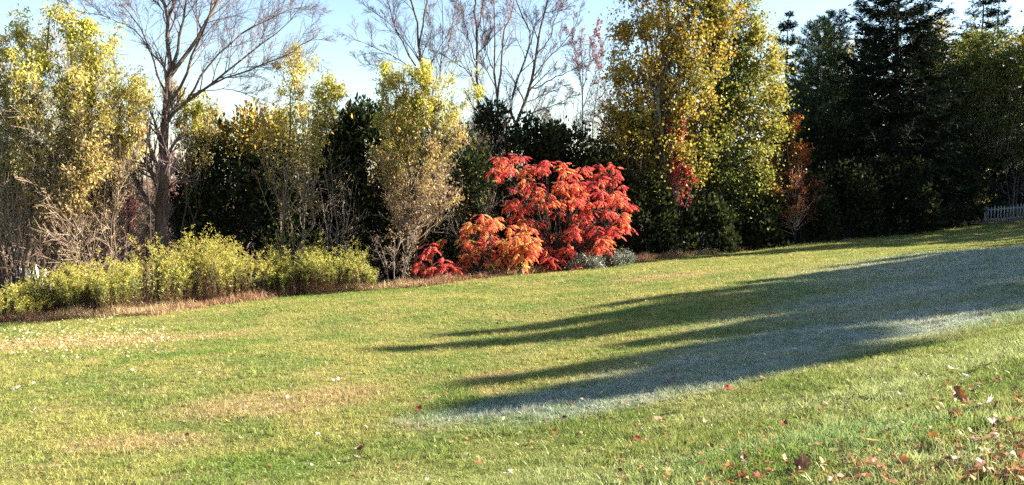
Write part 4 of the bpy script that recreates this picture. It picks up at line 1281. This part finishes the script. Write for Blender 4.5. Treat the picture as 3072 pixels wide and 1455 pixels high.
# ------------------------------------------------------------------ bare brush among them
BR = [(45, 28.2, 6.6, 3.0, TWIG_TAN, 'tangled tan brush with a pale slanting pole-like stem at the left edge'), (190, 28.8, 6.4, 3.6, TWIG_TAN, 'tangled tan brush between the two left ash trunks'),
      (300, 28.4, 5.8, 3.4, TWIG_TAN, 'tangled tan brush with dark leaning stems left of the big maple'), (400, 32.0, 6.2, 3.2, TWIG_TAN, 'tangled tan brush behind the foot of the big maple'),
      (545, 33.5, 5.8, 2.2, TWIG_TAN, 'tan brush between the big maple and the sun-tinted cedar'), (120, 29.8, 7.8, 4.2, TWIG_TAN, 'taller pinkish brush behind the tallest yellow ash'),
      (260, 30.2, 8.0, 4.2, TWIG_TAN, 'taller pinkish brush behind the thin ash sapling'), (-60, 29.2, 7.4, 4.2, TWIG_TAN, 'tangled tan brush cut by the left edge of the photo'),
(1010, 31.2, 5.2, 1.8, TWIG_GREY, 'upright grey bare shrub between the two yellow ashes'), (1180, 30.0, 2.0, 2.2, TWIG_GREY, 'low grey spreading bare shrub below the second yellow ash'),
      (860, 30.6, 2.6, 2.4, TWIG_GREY, 'grey drooping brush in front of the dark cedars'), (1430, 33.0, 5.2, 3.0, TWIG_GREY, 'brownish bare brush just left of the red sumac'), (1400, 36.5, 6.5, 3.0, TWIG_RED, 'brown twiggy brush behind the second yellow ash'),
      (20, 33.0, 6.0, 5.0, TWIG_RED, 'dark reddish brush deep behind the left-edge ash'), (160, 35.0, 6.5, 5.0, TWIG_RED, 'dark reddish brush beyond the tallest ash trunk'),
      (330, 34.5, 6.0, 4.5, TWIG_RED, 'dark reddish brush deep behind the leaning dark trunk'), (440, 37.0, 7.0, 5.0, TWIG_RED, 'dark reddish brush beyond the big maple'), (560, 37.5, 6.5, 4.0, TWIG_RED, 'dark reddish brush beyond the sun-tinted cedar'),
      (-120, 35.0, 7.0, 5.0, TWIG_RED, 'dark reddish brush past the left edge of the photo'),
      (70, 29.8, 8.6, 4.4, TWIG_TAN, 'tallest pinkish tan brush among the left ashes'), (215, 29.6, 8.2, 4.0, TWIG_TAN, 'tall tan brush right of the tallest ash')]
for i, (px, Y, H, W, tw, lab) in enumerate(BR):
    lf = LEAF_TAN if tw is not TWIG_GREY else LEAF_ASH
    brush('bare_shrub', lab, px, Y, H, W, 170 + i, stems=14 if tw is not TWIG_GREY else 6, n1=9 if tw is not TWIG_GREY else 8, n2=6 if tw is not TWIG_GREY else 5, rmin=.0055, twig=tw, leafmat=lf, nleaf=2300 if tw is not TWIG_GREY else 350, group='leafless brush along the left lawn edge', lb=(0, 1) if lf is LEAF_TAN else (0, .45), r=.022)
for i, (px, pts, r, bk, lab) in enumerate((
        (42, [(44, 740), (38, 600), (30, 500), (14, 420), (8, 330)], .026, BARK_GREY, 'pale slender leaning sapling stem near the left edge'),
        (290, [(292, 760), (308, 690), (312, 600), (318, 520), (322, 430)], .05, BARK_DARK, 'dark leaning sapling trunk in the left thicket'),
        (452, [(452, 740), (450, 620), (438, 520), (440, 420), (446, 330)], .055, BARK_DARK, 'dark upright sapling trunk just left of the big maple'),
        (190, [(190, 770), (188, 700), (192, 640), (186, 560)], .05, BARK_DARK, 'short dark sapling trunk beside the tallest ash'),
        (385, [(385, 740), (386, 660), (382, 560), (390, 480), (388, 300)], .06, BARK_DARK, 'dark sapling trunk deep in the left thicket'))):
    Y = (27.9, 28.0, 28.6, 28.3, 30.5)[i]
    x0, y0 = pts[-1]
    bare_tree('sapling', lab, px, Y, [(pts, r, r * .4), ([pts[-2], (pts[-2][0] + 40, pts[-2][1] - 60), (pts[-2][0] + 90, pts[-2][1] - 95)], r * .5, .008), ([pts[-3], (pts[-3][0] - 45, pts[-3][1] - 40), (pts[-3][0] - 90, pts[-3][1] - 100)], r * .5, .008)],
              190 + i, twig=bk, bark=bk, n1=6, n2=4, n3=3, L1=(.15, .3), group='dark sapling trunks in the left thicket')

# ------------------------------------------------------------------ red and orange shrubs glimpsed beyond the thicket
for i, (px, Y, rows, mt, lab) in enumerate((
        (400, 35, [(712, 350, 460), (745, 335, 480), (775, 340, 470)], LEAF_RED, 'low red bush beyond the thicket, seen through the white hoops'),
        (375, 38, [(590, 345, 400), (620, 335, 410), (660, 350, 395)], LEAF_PINK, 'pinkish red leafy bush beyond the thicket'),
        (545, 34, [(590, 525, 570), (640, 515, 580), (700, 520, 585)], LEAF_ORANGE, 'orange bush glimpsed between the big maple and the cedar'),
        (280, 37, [(735, 220, 320), (765, 210, 330)], LEAF_RED, 'low dark red bush behind the leaning dark trunk'),
        (600, 36, [(700, 560, 620), (750, 550, 630)], LEAF_ORANGE, 'low orange bush beside the sun-tinted cedar'),
        (520, 44, [(460, 480, 560), (540, 470, 580), (600, 480, 570)], LEAF_PINK, 'distant reddish bush right of the big maple trunk'))):
    clump_tree('red_bush', lab, 'shrub', px, Y, rows, 200 + i, n_clumps=26, clump_r=.28, per=110, leaf=(.08, .06), mat=mt, bfun=lambda x, y, r: r.uniform(0, 1), stems=6, r_trunk=.02, twig=TWIG_RED, bark=BARK_DARK, spread=.2,
               group='colourful bushes beyond the thicket')

# ------------------------------------------------------------------ sumacs
def b_big(x, y, r):
    v = .31 + r.normal(0, .15)
    if 1570 < x < 1700 and 500 < y < 600: v += .22
    if x > 1790 and 530 < y < 600: v += .35
    if y < 490: v -= .05
    return np.clip(v, .05, 1)
sumac('sumac', 'large scarlet sumac with orange patches at the lawn edge', 1650, 33.6,
      [(465, 1490, 1610), (495, 1475, 1720), (540, 1480, 1780), (590, 1500, 1860), (640, 1540, 1880), (690, 1560, 1860), (735, 1600, 1840), (770, 1620, 1700)], 210, tips=128, per=10, bfun=b_big, stems=10, depth=.55, leaf_len=.52)
sumac('sumac', 'lower orange-red sumac with yellowing leaves left of the large scarlet one', 1490, 31.6,
      [(655, 1400, 1500), (685, 1370, 1590), (720, 1355, 1615), (755, 1370, 1600), (785, 1400, 1570)], 211, tips=66, per=10, bfun=lambda x, y, r: np.clip(.50 + (.4 if x > 1490 else .15) * r.rand() + r.normal(0, .13), .1, 1), stems=7, depth=.6)
sumac('sumac', 'small crimson sumac low to the ground, leftmost of the sumacs', 1300, 30.6,
      [(735, 1260, 1340), (765, 1250, 1360), (795, 1265, 1355)], 212, tips=14, per=8, bfun=lambda x, y, r: r.uniform(.05, .4), stems=4)
sumac('sumac', 'small crimson sumac sprig beside the grey-green shrub', 1680, 32.6,
      [(755, 1640, 1715), (785, 1650, 1730)], 213, tips=9, per=8, bfun=lambda x, y, r: r.uniform(.05, .35), stems=3)
sumac('sumac', 'shaded dark red sumac behind the right shoulder of the large scarlet one', 1820, 35.5,
      [(490, 1780, 1845), (530, 1775, 1855), (580, 1790, 1870)], 214, tips=20, per=9, bfun=lambda x, y, r: r.uniform(.0, .3), stems=3)
for i, (px, lab) in enumerate(((1760, 'grey-green low shrub at the lawn edge below the large sumac, left one'), (1850, 'grey-green low shrub at the lawn edge below the large sumac, right one'))):
    clump_tree('low_shrub', lab, 'shrub', px, 32.8 + i * .8, [(758, px - 35, px + 35), (780, px - 55, px + 50), (808 - 6 * i, px - 60, px + 55)], 220 + i, n_clumps=36, clump_r=.26, per=90, leaf=(.09, .028), mat=LEAF_GREY,
               bfun=lambda x, y, r: r.uniform(.1, 1), stems=9, r_trunk=.012, bark=TWIG_GREY, twig=TWIG_GREY, spread=.3, group='grey-green shrubs below the sumac')

# ------------------------------------------------------------------ goldenrod and dry grass along the mown edge
goldenrod('goldenrod_patch', 'tall dense goldenrod patch in front of the big maple, largest patch', ((325, 953), (865, 888), 2.2), 230, n=640, hmin=1.7, hmax=2.6)
goldenrod('goldenrod_patch', 'shorter yellow goldenrod patch below the tallest ash', ((50, 950), (350, 936), 1.8), 231, n=380, hmin=1.2, hmax=2.0)
goldenrod('goldenrod_patch', 'greener goldenrod patch in front of the dark cedars', ((850, 892), (1110, 872), 1.5), 232, n=290, hmin=1.3, hmax=2.1, green=1.0)
goldenrod('goldenrod_patch', 'withered brown goldenrod at the left edge of the photo', ((-260, 985), (80, 962), 2.0), 233, n=260, hmin=.9, hmax=1.45)


def dry_grass():
    rng = np.random.RandomState(240)
    mb = MB()
    n = 26000
    s = rng.random_sample(n)
    xs = np.interp(s, [0, 1], [-20, 13.0])
    ey = edge_y(xs)
    inner = rng.random_sample(n) ** 1.5 * 1.4 - .08
    y = ey + inner + .15 * np.sin(xs * 3.1)
    keep = (rng.random_sample(n) < np.where(xs < 5, 1, np.clip(1 - (xs - 5) / 8, 0, 1)))
    xs, y = xs[keep], y[keep]
    n = len(xs)
    B = np.c_[xs, y, gz(xs, y)]
    h = rng.uniform(.12, .5, n) * np.where(y - edge_y(xs) < 0, .5, 1.0) * (.6 + .4 * np.sin(xs * 1.9) ** 2)
    D = norm(np.c_[rng.normal(0, .35, (n, 2)), np.ones(n)])
    side = norm(np.cross(D, rng.normal(size=(n, 3))))
    w = rng.uniform(.006, .012, n)[:, None]
    M = B + D * (h * .6)[:, None]
    D2 = norm(D + np.c_[rng.normal(0, .5, (n, 2)), np.full(n, -.3)])
    V = np.stack([B - side * w * .5, B + side * w * .5, M + side * w * .5, M - side * w * .5, M + D2 * (h * .45)[:, None]], 1)
    i = np.arange(n)[:, None] * 5
    b = np.clip(rng.normal(.52, .27, n) + .25 * np.sin(xs * .9), 0, 1)
    mb.add(V.reshape(-1, 3), quads=i + np.array([[0, 1, 2, 3]]), tris=i + np.array([[3, 2, 4]]), a=np.repeat(rng.random_sample(n), 5), b=np.repeat(b, 5))
    o = mb.obj('dry_grass', DRYGRASS)
    tag(o, 'tan and rusty dry grass fringe along the mown lawn edge', 'dry grass', kind='stuff')


dry_grass()


def litter():
    rng = np.random.RandomState(241)
    mb = MB()
    n = 18000
    x = rng.uniform(-24, 30, n); y = edge_y(x) + rng.uniform(-.1, 14, n)
    p = np.c_[x, y, gz(x, y) + rng.uniform(.01, .06, n)]
    leaf_quads(mb, p, np.c_[rng.normal(size=(n, 2)), rng.normal(0, .35, n)], rng.uniform(.08, .14, n), rng.uniform(.06, .1, n), rng, np.clip(rng.normal(.4, .25, n), 0, 1), nrm=np.c_[rng.normal(0, .5, (n, 2)), np.ones(n)])
    o = mb.obj('leaf_litter', FALLEN)
    tag(o, 'brown and pinkish leaf litter under the trees', 'leaf litter', kind='stuff')


litter()


def treeline():
    rng = np.random.RandomState(242)
    mb = MB()
    n = 22000
    th = rng.uniform(math.radians(-75), math.radians(75), n)
    r = rng.uniform(95, 130, n)
    x, y = r * np.sin(th), r * np.cos(th)
    top = 5.0 + 2.2 * np.sin(th * 21) + 1.2 * np.sin(th * 53 + 1) + np.where(th > .35, 4.0, 0)
    z = gz(x, y) + rng.random_sample(n) ** .7 * top
    b = np.clip(.5 + .35 * np.sin(th * 37) + rng.normal(0, .15, n), 0, 1)
    leaf_quads(mb, np.c_[x, y, z], rng.normal(size=(n, 3)), rng.uniform(.6, 1.2, n), rng.uniform(.4, .75, n), rng, b)
    o = mb.obj('treeline', leaf_mat('leaf_far_wood', ((0, (.035, .045, .03)), (.5, (.12, .085, .06)), (1, (.22, .15, .10))), .25, gloss=0))
    tag(o, 'far wood beyond the yard, brown and dull green', 'woodland', kind='stuff')


treeline()

# ------------------------------------------------------------------ things beyond the thicket
STAKE = plain_mat('stake_steel', (.35, .35, .36), .4, .1, 10, .8)
WHITE = plain_mat('white_pipe', (.75, .75, .73), .4, .08, 12)
for i, (cx, Y, R, top, lab) in enumerate(((312, 33.0, 62, 695, 'white bent garden hoop behind the thicket, the left one half hidden by brush'), (472, 33.0, 76, 694, 'white bent garden hoop in front of the big maple base'))):
    rr = R / FPX * Y
    b = base_at(cx, Y)
    ztop = at(cx, top, Y)[2]
    t = thing('garden_hoop', lab, 'hoop', b, 'white garden hoops')
    th = np.linspace(0, math.pi, 25)
    P = np.c_[b[0] + rr * np.cos(th), b[1] + .15 * np.cos(th), ztop - rr * .86 + rr * .86 * np.sin(th)]
    P = np.vstack([[P[0, 0], P[0, 1], b[2] - .05], P, [P[-1, 0], P[-1, 1], b[2] - .05]])
    mb = MB(); tubes(mb, P[None], np.full((1, len(P)), .022), 8); part(mb, 'pipe', WHITE, t, True)
    for k in (0, -1):
        q = np.array([[P[k][0], P[k][1], b[2] - .02], [P[k][0], P[k][1], b[2] + .3]])
        mb = MB(); tubes(mb, q[None], np.full((1, 2), .032), 8); part(mb, 'stake', STAKE, t, True)


def tarp():
    rng = np.random.RandomState(5)
    p = base_at(88, 38.0)
    nx, ny = 28, 16
    X, Y = np.meshgrid(np.linspace(-1, 1, nx), np.linspace(-1, 1, ny))
    e = np.maximum(0, 1 - np.abs(X) ** 4) * np.maximum(0, 1 - np.abs(Y) ** 3)
    Z = 1.15 * e ** .55 * (1 + .10 * np.sin(X * 9 + Y * 2) + .06 * np.sin(Y * 11 - X * 3)) + .02 * rng.normal(size=X.shape) * e
    V = np.stack([p[0] + X * .75, p[1] + Y * .9, p[2] - .02 + Z], -1).reshape(-1, 3)
    i = np.arange(nx - 1)[None, :]; j = np.arange(ny - 1)[:, None] * nx
    mb = MB(); mb.add(V, quads=np.stack([i + j, i + j + 1, i + j + nx + 1, i + j + nx], -1).reshape(-1, 4))
    o = mb.obj('tarp', plain_mat('white_tarp', (.74, .76, .80), .35, .08, 5), smooth_shade=True)
    tag(o, 'white covered heap glimpsed through the left thicket', 'tarp')


tarp()


def fence():
    wood = bark_mat('fence_weathered', (.22, .21, .20), (.42, .41, .39), 5, .2, 3)
    A, B = on_ground(2952, 673), on_ground(3072, 664)
    d = (B - A); d[2] = 0
    L0 = np.linalg.norm(d); d = d / L0
    nrm = np.array([-d[1], d[0], 0])
    t = thing('picket_fence', 'weathered grey picket fence in shade at the right edge', 'fence', A)

    def box(c, hx, hy, z0, z1, point=0.0):
        mb = MB()
        ex, ey = d * hx, nrm * hy
        base = [c - ex - ey, c + ex - ey, c + ex + ey, c - ex + ey]
        V = [b + np.array([0, 0, z0]) for b in base] + [b + np.array([0, 0, z1]) for b in base]
        q = [[0, 3, 2, 1], [0, 1, 5, 4], [1, 2, 6, 5], [2, 3, 7, 6], [3, 0, 4, 7]]
        tr = []
        if point:
            V += [c - ey + np.array([0, 0, z1 + point]), c + ey + np.array([0, 0, z1 + point])]
            tr = [[4, 5, 8], [7, 9, 6]]
            q += [[5, 6, 9, 8], [7, 4, 8, 9]]
        else:
            q.append([4, 5, 6, 7])
        mb.add(np.array(V), quads=q, tris=tr)
        return mb
    rng = np.random.RandomState(9)
    z = lambda p: float(gz(p[0], p[1]))
    n = 40
    sp = .19
    for i in range(n):
        c = A + d * (i * sp)
        c[2] = z(c)
        box(c + nrm * -.035 + d * rng.normal(0, .012), .043 * rng.uniform(.85, 1.1), .011, .04 + rng.uniform(0, .05), 1.0 + rng.normal(0, .03), .07).obj('picket', wood, t, attrs=False)
    for i in range(0, n, 13):
        c = A + d * ((i + .5) * sp); c[2] = z(c)
        box(c + nrm * .06, .05, .05, -.1, 1.12, .03).obj('post', wood, t, attrs=False)
    for h in (.28, .86):
        P = np.array([A + d * (-.1 + f * (n * sp + .2)) for f in np.linspace(0, 1, 9)])
        P[:, 2] = gz(P[:, 0], P[:, 1]) + h
        mb = MB()
        off = [(-.024, -.03), (.014 - .024 + .01, -.03), (.0, .045), (-.024, .045)]
        ring = np.stack([P + nrm * o[0] + np.array([0, 0, o[1]]) for o in off], 1)
        K = len(P)
        q = [[k * 4 + s, k * 4 + (s + 1) % 4, (k + 1) * 4 + (s + 1) % 4, (k + 1) * 4 + s] for k in range(K - 1) for s in range(4)]
        q += [[3, 2, 1, 0], [(K - 1) * 4 + s for s in range(4)]]
        mb.add(ring.reshape(-1, 3), quads=q)
        mb.obj('rail', wood, t, attrs=False)


fence()

# ------------------------------------------------------------------ fallen leaves on the lawn
def leaf_outline(kind, rng):
    if kind == 'maple':
        pts = [(0, -.5), (.12, -.42), (.42, -.46), (.34, -.26), (.62, -.05), (.44, .02), (.52, .30), (.26, .22), (.16, .34), (0, .62)]
    elif kind == 'oak':
        pts = [(0, -.6), (.10, -.5), (.22, -.34), (.12, -.22), (.33, -.06), (.17, .06), (.38, .24), (.2, .32), (.24, .5), (0, .66)]
    else:
        pts = [(0, -.6), (.12, -.4), (.22, -.1), (.2, .2), (.1, .48), (0, .66)]
    P = pts + [(-x, y) for x, y in pts[-2:0:-1]]
    P = np.array(P) + rng.normal(0, .018, (len(P), 2))
    return P


def leaf_mesh(kind, seed, mat):
    rng = np.random.RandomState(seed)
    P = leaf_outline(kind, rng)
    n = len(P)
    cx = rng.uniform(.2, .9); cy = rng.uniform(-.5, .7); tw = rng.normal(0, .25)
    mid = P * .5
    def lift(Q):
        return .12 + cx * np.abs(Q[:, 0]) ** 1.6 + cy * Q[:, 1] ** 2 * .6 + tw * Q[:, 0] * Q[:, 1] + rng.normal(0, .02, len(Q))
    V = np.vstack([np.c_[P, lift(P)], np.c_[mid, lift(mid)], [[0, 0, .08]]])
    i = np.arange(n); j = (i + 1) % n
    q = np.stack([i, j, n + j, n + i], 1)
    tr = np.stack([n + i, n + j, np.full(n, 2 * n)], 1)
    # stalk
    mb = MB(); mb.add(V, quads=q, tris=tr, a=.5, b=.5)
    st = np.array([[0, -.48, .12], [.03, -.72, .18], [.02, -.95, .3]])
    tubes(mb, st[None], np.full((1, 3), .014), 3, a=np.array([.3]))
    me = mb.mesh('fallen_leaf', mat)
    return me


def leaf_solid(name, c, under, transl=.25):
    m, nt, N, L = nodes_of(name)
    oi = N.new('ShaderNodeObjectInfo')
    tc = N.new('ShaderNodeTexCoord')
    nz = noise(nt, tc.outputs['Object'], 3.5, 5)
    r = ramp(nt, nz, ((.3, tuple(x * .55 for x in c)), (.55, c), (.8, tuple(min(1, x * 1.25 + .02) for x in c))))
    # pale veins along the blade
    sp = N.new('ShaderNodeSeparateXYZ'); L.new(tc.outputs['Object'], sp.inputs[0])
    vein = math_node(nt, 'LESS_THAN', math_node(nt, 'ABSOLUTE', sp.outputs[0]), .022)
    col = mixc(nt, math_node(nt, 'MULTIPLY', vein, .5), r.outputs[0], (.55, .40, .22))
    geo = N.new('ShaderNodeNewGeometry')
    col = mixc(nt, geo.outputs['Backfacing'], col, under)
    hs = N.new('ShaderNodeHueSaturation'); L.new(col, hs.inputs['Color'])
    br = N.new('ShaderNodeMapRange'); br.inputs['To Min'].default_value = .65; br.inputs['To Max'].default_value = 1.25
    L.new(oi.outputs['Random'], br.inputs['Value']); L.new(br.outputs[0], hs.inputs['Value'])
    d = N.new('ShaderNodeBsdfPrincipled'); d.inputs['Roughness'].default_value = .55
    L.new(hs.outputs[0], d.inputs['Base Color'])
    t = N.new('ShaderNodeBsdfTranslucent'); L.new(hs.outputs[0], t.inputs[0])
    mx = N.new('ShaderNodeMixShader'); mx.inputs[0].default_value = transl
    L.new(d.outputs[0], mx.inputs[1]); L.new(t.outputs[0], mx.inputs[2])
    o = N.new('ShaderNodeOutputMaterial'); L.new(mx.outputs[0], o.inputs[0])
    return m


KINDS = {'red': ((.27, .045, .022), (.36, .2, .14)), 'rust': ((.36, .13, .035), (.42, .27, .15)), 'brown': ((.15, .065, .035), (.30, .2, .13)),
         'pale': ((.62, .52, .36), (.72, .68, .62)), 'yellow': ((.62, .42, .06), (.6, .5, .2))}
LM = {}
for k, (c, u) in KINDS.items():
    mt = leaf_solid('fallen_' + k, c, u)
    LM[k] = [leaf_mesh(kd, 300 + i + len(k) * 7, mt) for i, kd in enumerate(('maple', 'maple', 'oak' if k in ('rust', 'brown') else 'maple', 'ash' if k in ('pale', 'yellow') else 'maple'))]


def put_leaf(me, x, y, size, rot, label, group, lift=.035):
    o = bpy.data.objects.new('fallen_leaf', me)
    COL.objects.link(o)
    o.location = (x, y, float(gz(x, y)) + lift)
    o.rotation_euler = rot
    o.scale = (size, size, size)
    tag(o, label, 'leaf', group)
    return o


def fallen():
    rng = np.random.RandomState(77)
    def rot():
        flip = math.pi if rng.rand() < .35 else 0
        return (flip + rng.normal(0, .35), rng.normal(0, .35), rng.uniform(0, 6.28))
    # leaves that stand out one by one: (px, py, colour, kind index, width in photograph pixels, words)
    HERO = [(2878, 1222, 'rust', 2, 66, 'large upright orange oak leaf in the right foreground grass'), (2865, 1262, 'red', 0, 40, 'red-orange leaf just below the large upright orange leaf'),
            (2620, 1425, 'rust', 0, 60, 'orange maple leaf lying at the bottom edge, right of centre'), (2620, 1352, 'yellow', 3, 46, 'narrow yellow leaf in the dark grass of the right foreground'),
            (2635, 1248, 'pale', 0, 42, 'bright pale leaf on the bank left of the large orange leaf'), (2860, 1125, 'pale', 1, 34, 'pale leaf high on the right bank, left of the rust leaf'),
            (2895, 1140, 'pale', 1, 28, 'smaller pale leaf beside the pale leaf on the right bank'), (2975, 1110, 'rust', 0, 44, 'rust-coloured leaf high on the right bank'),
            (2665, 1318, 'brown', 2, 50, 'brown curled leaf in the right foreground above the yellow leaf'), (2875, 1320, 'rust', 2, 48, 'rust leaf under the pair of pale leaves in the right foreground'),
            (2965, 1235, 'pale', 0, 48, 'pale curled leaf at the right, beside the large orange leaf'), (2410, 1415, 'brown', 0, 60, 'dark brown upright maple leaf at the bottom edge'),
            (2535, 1400, 'red', 0, 44, 'dark red leaf at the bottom edge beside a pale one'), (2870, 1410, 'pale', 3, 56, 'long pale leaf at the bottom right'),
            (2970, 1350, 'rust', 1, 56, 'rust and pale curled leaf at the far right, low down'), (2230, 1400, 'brown', 2, 44, 'brown leaf heap low on the bank'),
            (2295, 1318, 'rust', 1, 26, 'small rust leaf on the lit bank'), (2350, 1290, 'red', 1, 28, 'red leaf on the lit bank below the shadow edge'),
            (2185, 1180, 'red', 0, 36, 'bright red leaf at the shadow edge above the bank'), (2290, 1142, 'red', 0, 30, 'red leaf in the frosted grass at the shadow edge'),
            (2000, 1155, 'red', 0, 26, 'dark red leaf pair in the frosted fringe, left one'), (2022, 1150, 'red', 1, 22, 'dark red leaf pair in the frosted fringe, right one'),
            (1975, 1262, 'rust', 0, 36, 'orange-brown leaf pile at the foot of the frosted fringe'), (1085, 1385, 'red', 0, 34, 'red leaf of the tall leaf heap at bottom centre, lowest'),
            (1085, 1362, 'red', 1, 34, 'red leaf of the tall leaf heap at bottom centre, topmost'), (800, 948, 'red', 0, 18, 'lone red-brown leaf on the sunny lawn below the goldenrod'),
            (562, 1312, 'red', 0, 16, 'small red leaf standing in the left lawn'), (1255, 1238, 'red', 0, 28, 'dark red leaf on the lawn left of the near shadow'),
            (1315, 1295, 'pale', 0, 20, 'upright pale leaf in the middle foreground'), (1690, 1268, 'brown', 0, 26, 'dark brown leaf in the middle of the lit fringe'),
            (875, 1165, 'pale', 3, 20, 'white upright leaf on the left lawn'), (45, 1168, 'pale', 0, 28, 'white leaf at the left edge of the lawn'),
            (530, 1440, 'pale', 3, 22, 'pale leaf standing at the bottom edge left of centre'), (2312, 950, 'red', 0, 18, 'single red leaf in the shaded lawn'),
            (1530, 1435, 'pale', 0, 24, 'pale leaf at the bottom edge, middle'), (1435, 1405, 'red', 2, 24, 'red-brown round leaf at the bottom edge, middle')]
    for px, py, col, ki, w, lab in HERO:
        p = on_ground(px, py)
        s = w / FPX * math.hypot(p[0], p[1]) / 1.05
        s = min(s * .85, .15)
        r = rot()
        if 'upright' in lab or 'standing' in lab:
            r = (math.radians(62) + rng.normal(0, .1), rng.normal(0, .2), rng.normal(0, .4))
            put_leaf(LM[col][ki], p[0], p[1], s, r, lab, 'fallen leaves on the lawn', s * .45)
        else:
            put_leaf(LM[col][ki], p[0], p[1], s, r, lab, 'fallen leaves on the lawn', .05)
    # the rest of the leaves that can be told apart
    zone = lambda px, py: ('on the right foreground bank' if px > 2000 and py > 1150 else 'in the shaded frosty lawn' if px > 1900 else 'in the middle foreground lawn' if px > 1000 and py > 1150
                           else 'on the left lawn' if px <= 1000 else 'on the sunny middle lawn')
    n = 0
    while n < 260:
        q = rng.rand()
        if q < .60:
            px, py = 3072 - 1100 * rng.rand() ** 1.5, 1455 - 330 * rng.rand() ** 1.6
            if py < 1500 - (px - 1800) * .42 or rng.rand() > ((px - 1700) / 1400) * .7 + .3: continue
            col = rng.choice(['rust', 'red', 'brown', 'pale', 'yellow'], p=[.46, .18, .18, .12, .06])
        elif q < .74:
            px, py = rng.uniform(1000, 2100), rng.uniform(1180, 1450)
            col = rng.choice(['red', 'rust', 'pale', 'brown'], p=[.36, .28, .24, .12])
        elif q < .86:
            px, py = rng.uniform(0, 1100), rng.uniform(980, 1450)
            col = rng.choice(['pale', 'rust', 'red', 'yellow'], p=[.72, .12, .1, .06])
        elif q < .93:
            px, py = rng.uniform(2000, 3072), rng.uniform(760, 1150)
            if py > 1190 - (px - 2000) * .27: continue
            col = rng.choice(['brown', 'rust', 'red'], p=[.6, .2, .2])
        else:
            px, py = rng.uniform(1000, 2000), rng.uniform(900, 1180)
            col = rng.choice(['pale', 'red', 'brown'], p=[.4, .3, .3])
        p = on_ground(px, py)
        s = rng.uniform(.035, .075) if col == 'pale' else rng.uniform(.038, .08)
        ro = rot()
        side = 'upside down' if abs(ro[0]) > 1.6 else 'face up'
        big = 'large' if s > .064 else 'small' if s < .05 else 'medium'
        row = 'low in the photo' if py > 1360 else 'at mid height' if py > 1200 else 'far back'
        put_leaf(LM[col][rng.randint(4)], p[0], p[1], s, ro, '%s %s leaf %s %s, %s' % (big, {'rust': 'rust orange', 'pale': 'pale curled', 'red': 'dull red', 'brown': 'dark brown', 'yellow': 'yellow'}[col], side, zone(px, py), row),
                 '%s %s fallen leaves %s %s %s' % (big, col, side, zone(px, py), row), rng.uniform(.008, .04))
        n += 1
    # tiny scraps beyond counting
    mb = MB()
    m = 2900
    P = []
    while len(P) < m:
        px, py = rng.uniform(-50, 3120), rng.uniform(690, 1450)
        u = rng.rand()
        if u < .35: px, py = rng.uniform(0, 520), rng.normal(1010, 30)
        elif u < .55: px, py = rng.uniform(2200, 3072), rng.uniform(720, 1000)
        elif u < .80: px, py = 3090 - 1250 * rng.rand() ** 1.6, 1470 - 300 * rng.rand() ** 1.6
        d = ray(px, py)
        if d[2] >= -.02: continue
        # quick hit on the lawn
        t = (EYE + 1.0) / (-d[2] + .0)
        x, y = d[0] * t, d[1] * t
        for _ in range(6):
            t = (EYE - float(gz(x, y))) / (-d[2]); x, y = d[0] * t, d[1] * t
        if y > edge_y(x) or y < 2: continue
        P.append((x, y, u))
    P = np.array(P)
    x, y = P[:, 0], P[:, 1]
    b = np.where(P[:, 2] < .35, rng.uniform(.6, .95, m), np.where(P[:, 2] < .55, rng.uniform(0, .25, m), np.where(P[:, 2] < .80, rng.choice([.1, .25, .35, .42, .5], m), rng.choice([.1, .3, .8, .95], m))))
    sz = np.where(P[:, 2] < .35, rng.uniform(.04, .10, m), rng.uniform(.02, .06, m))
    leaf_quads(mb, np.c_[x, y, gz(x, y) + rng.uniform(.02, .05, m)], np.c_[rng.normal(size=(m, 2)), rng.normal(0, .4, m)], sz, sz * .6, rng, b, nrm=np.c_[rng.normal(0, .6, (m, 2)), np.ones(m)])
    o = mb.obj('leaf_scraps', FALLEN)
    tag(o, 'small leaf scraps scattered over the lawn', 'leaf litter', kind='stuff')


fallen()
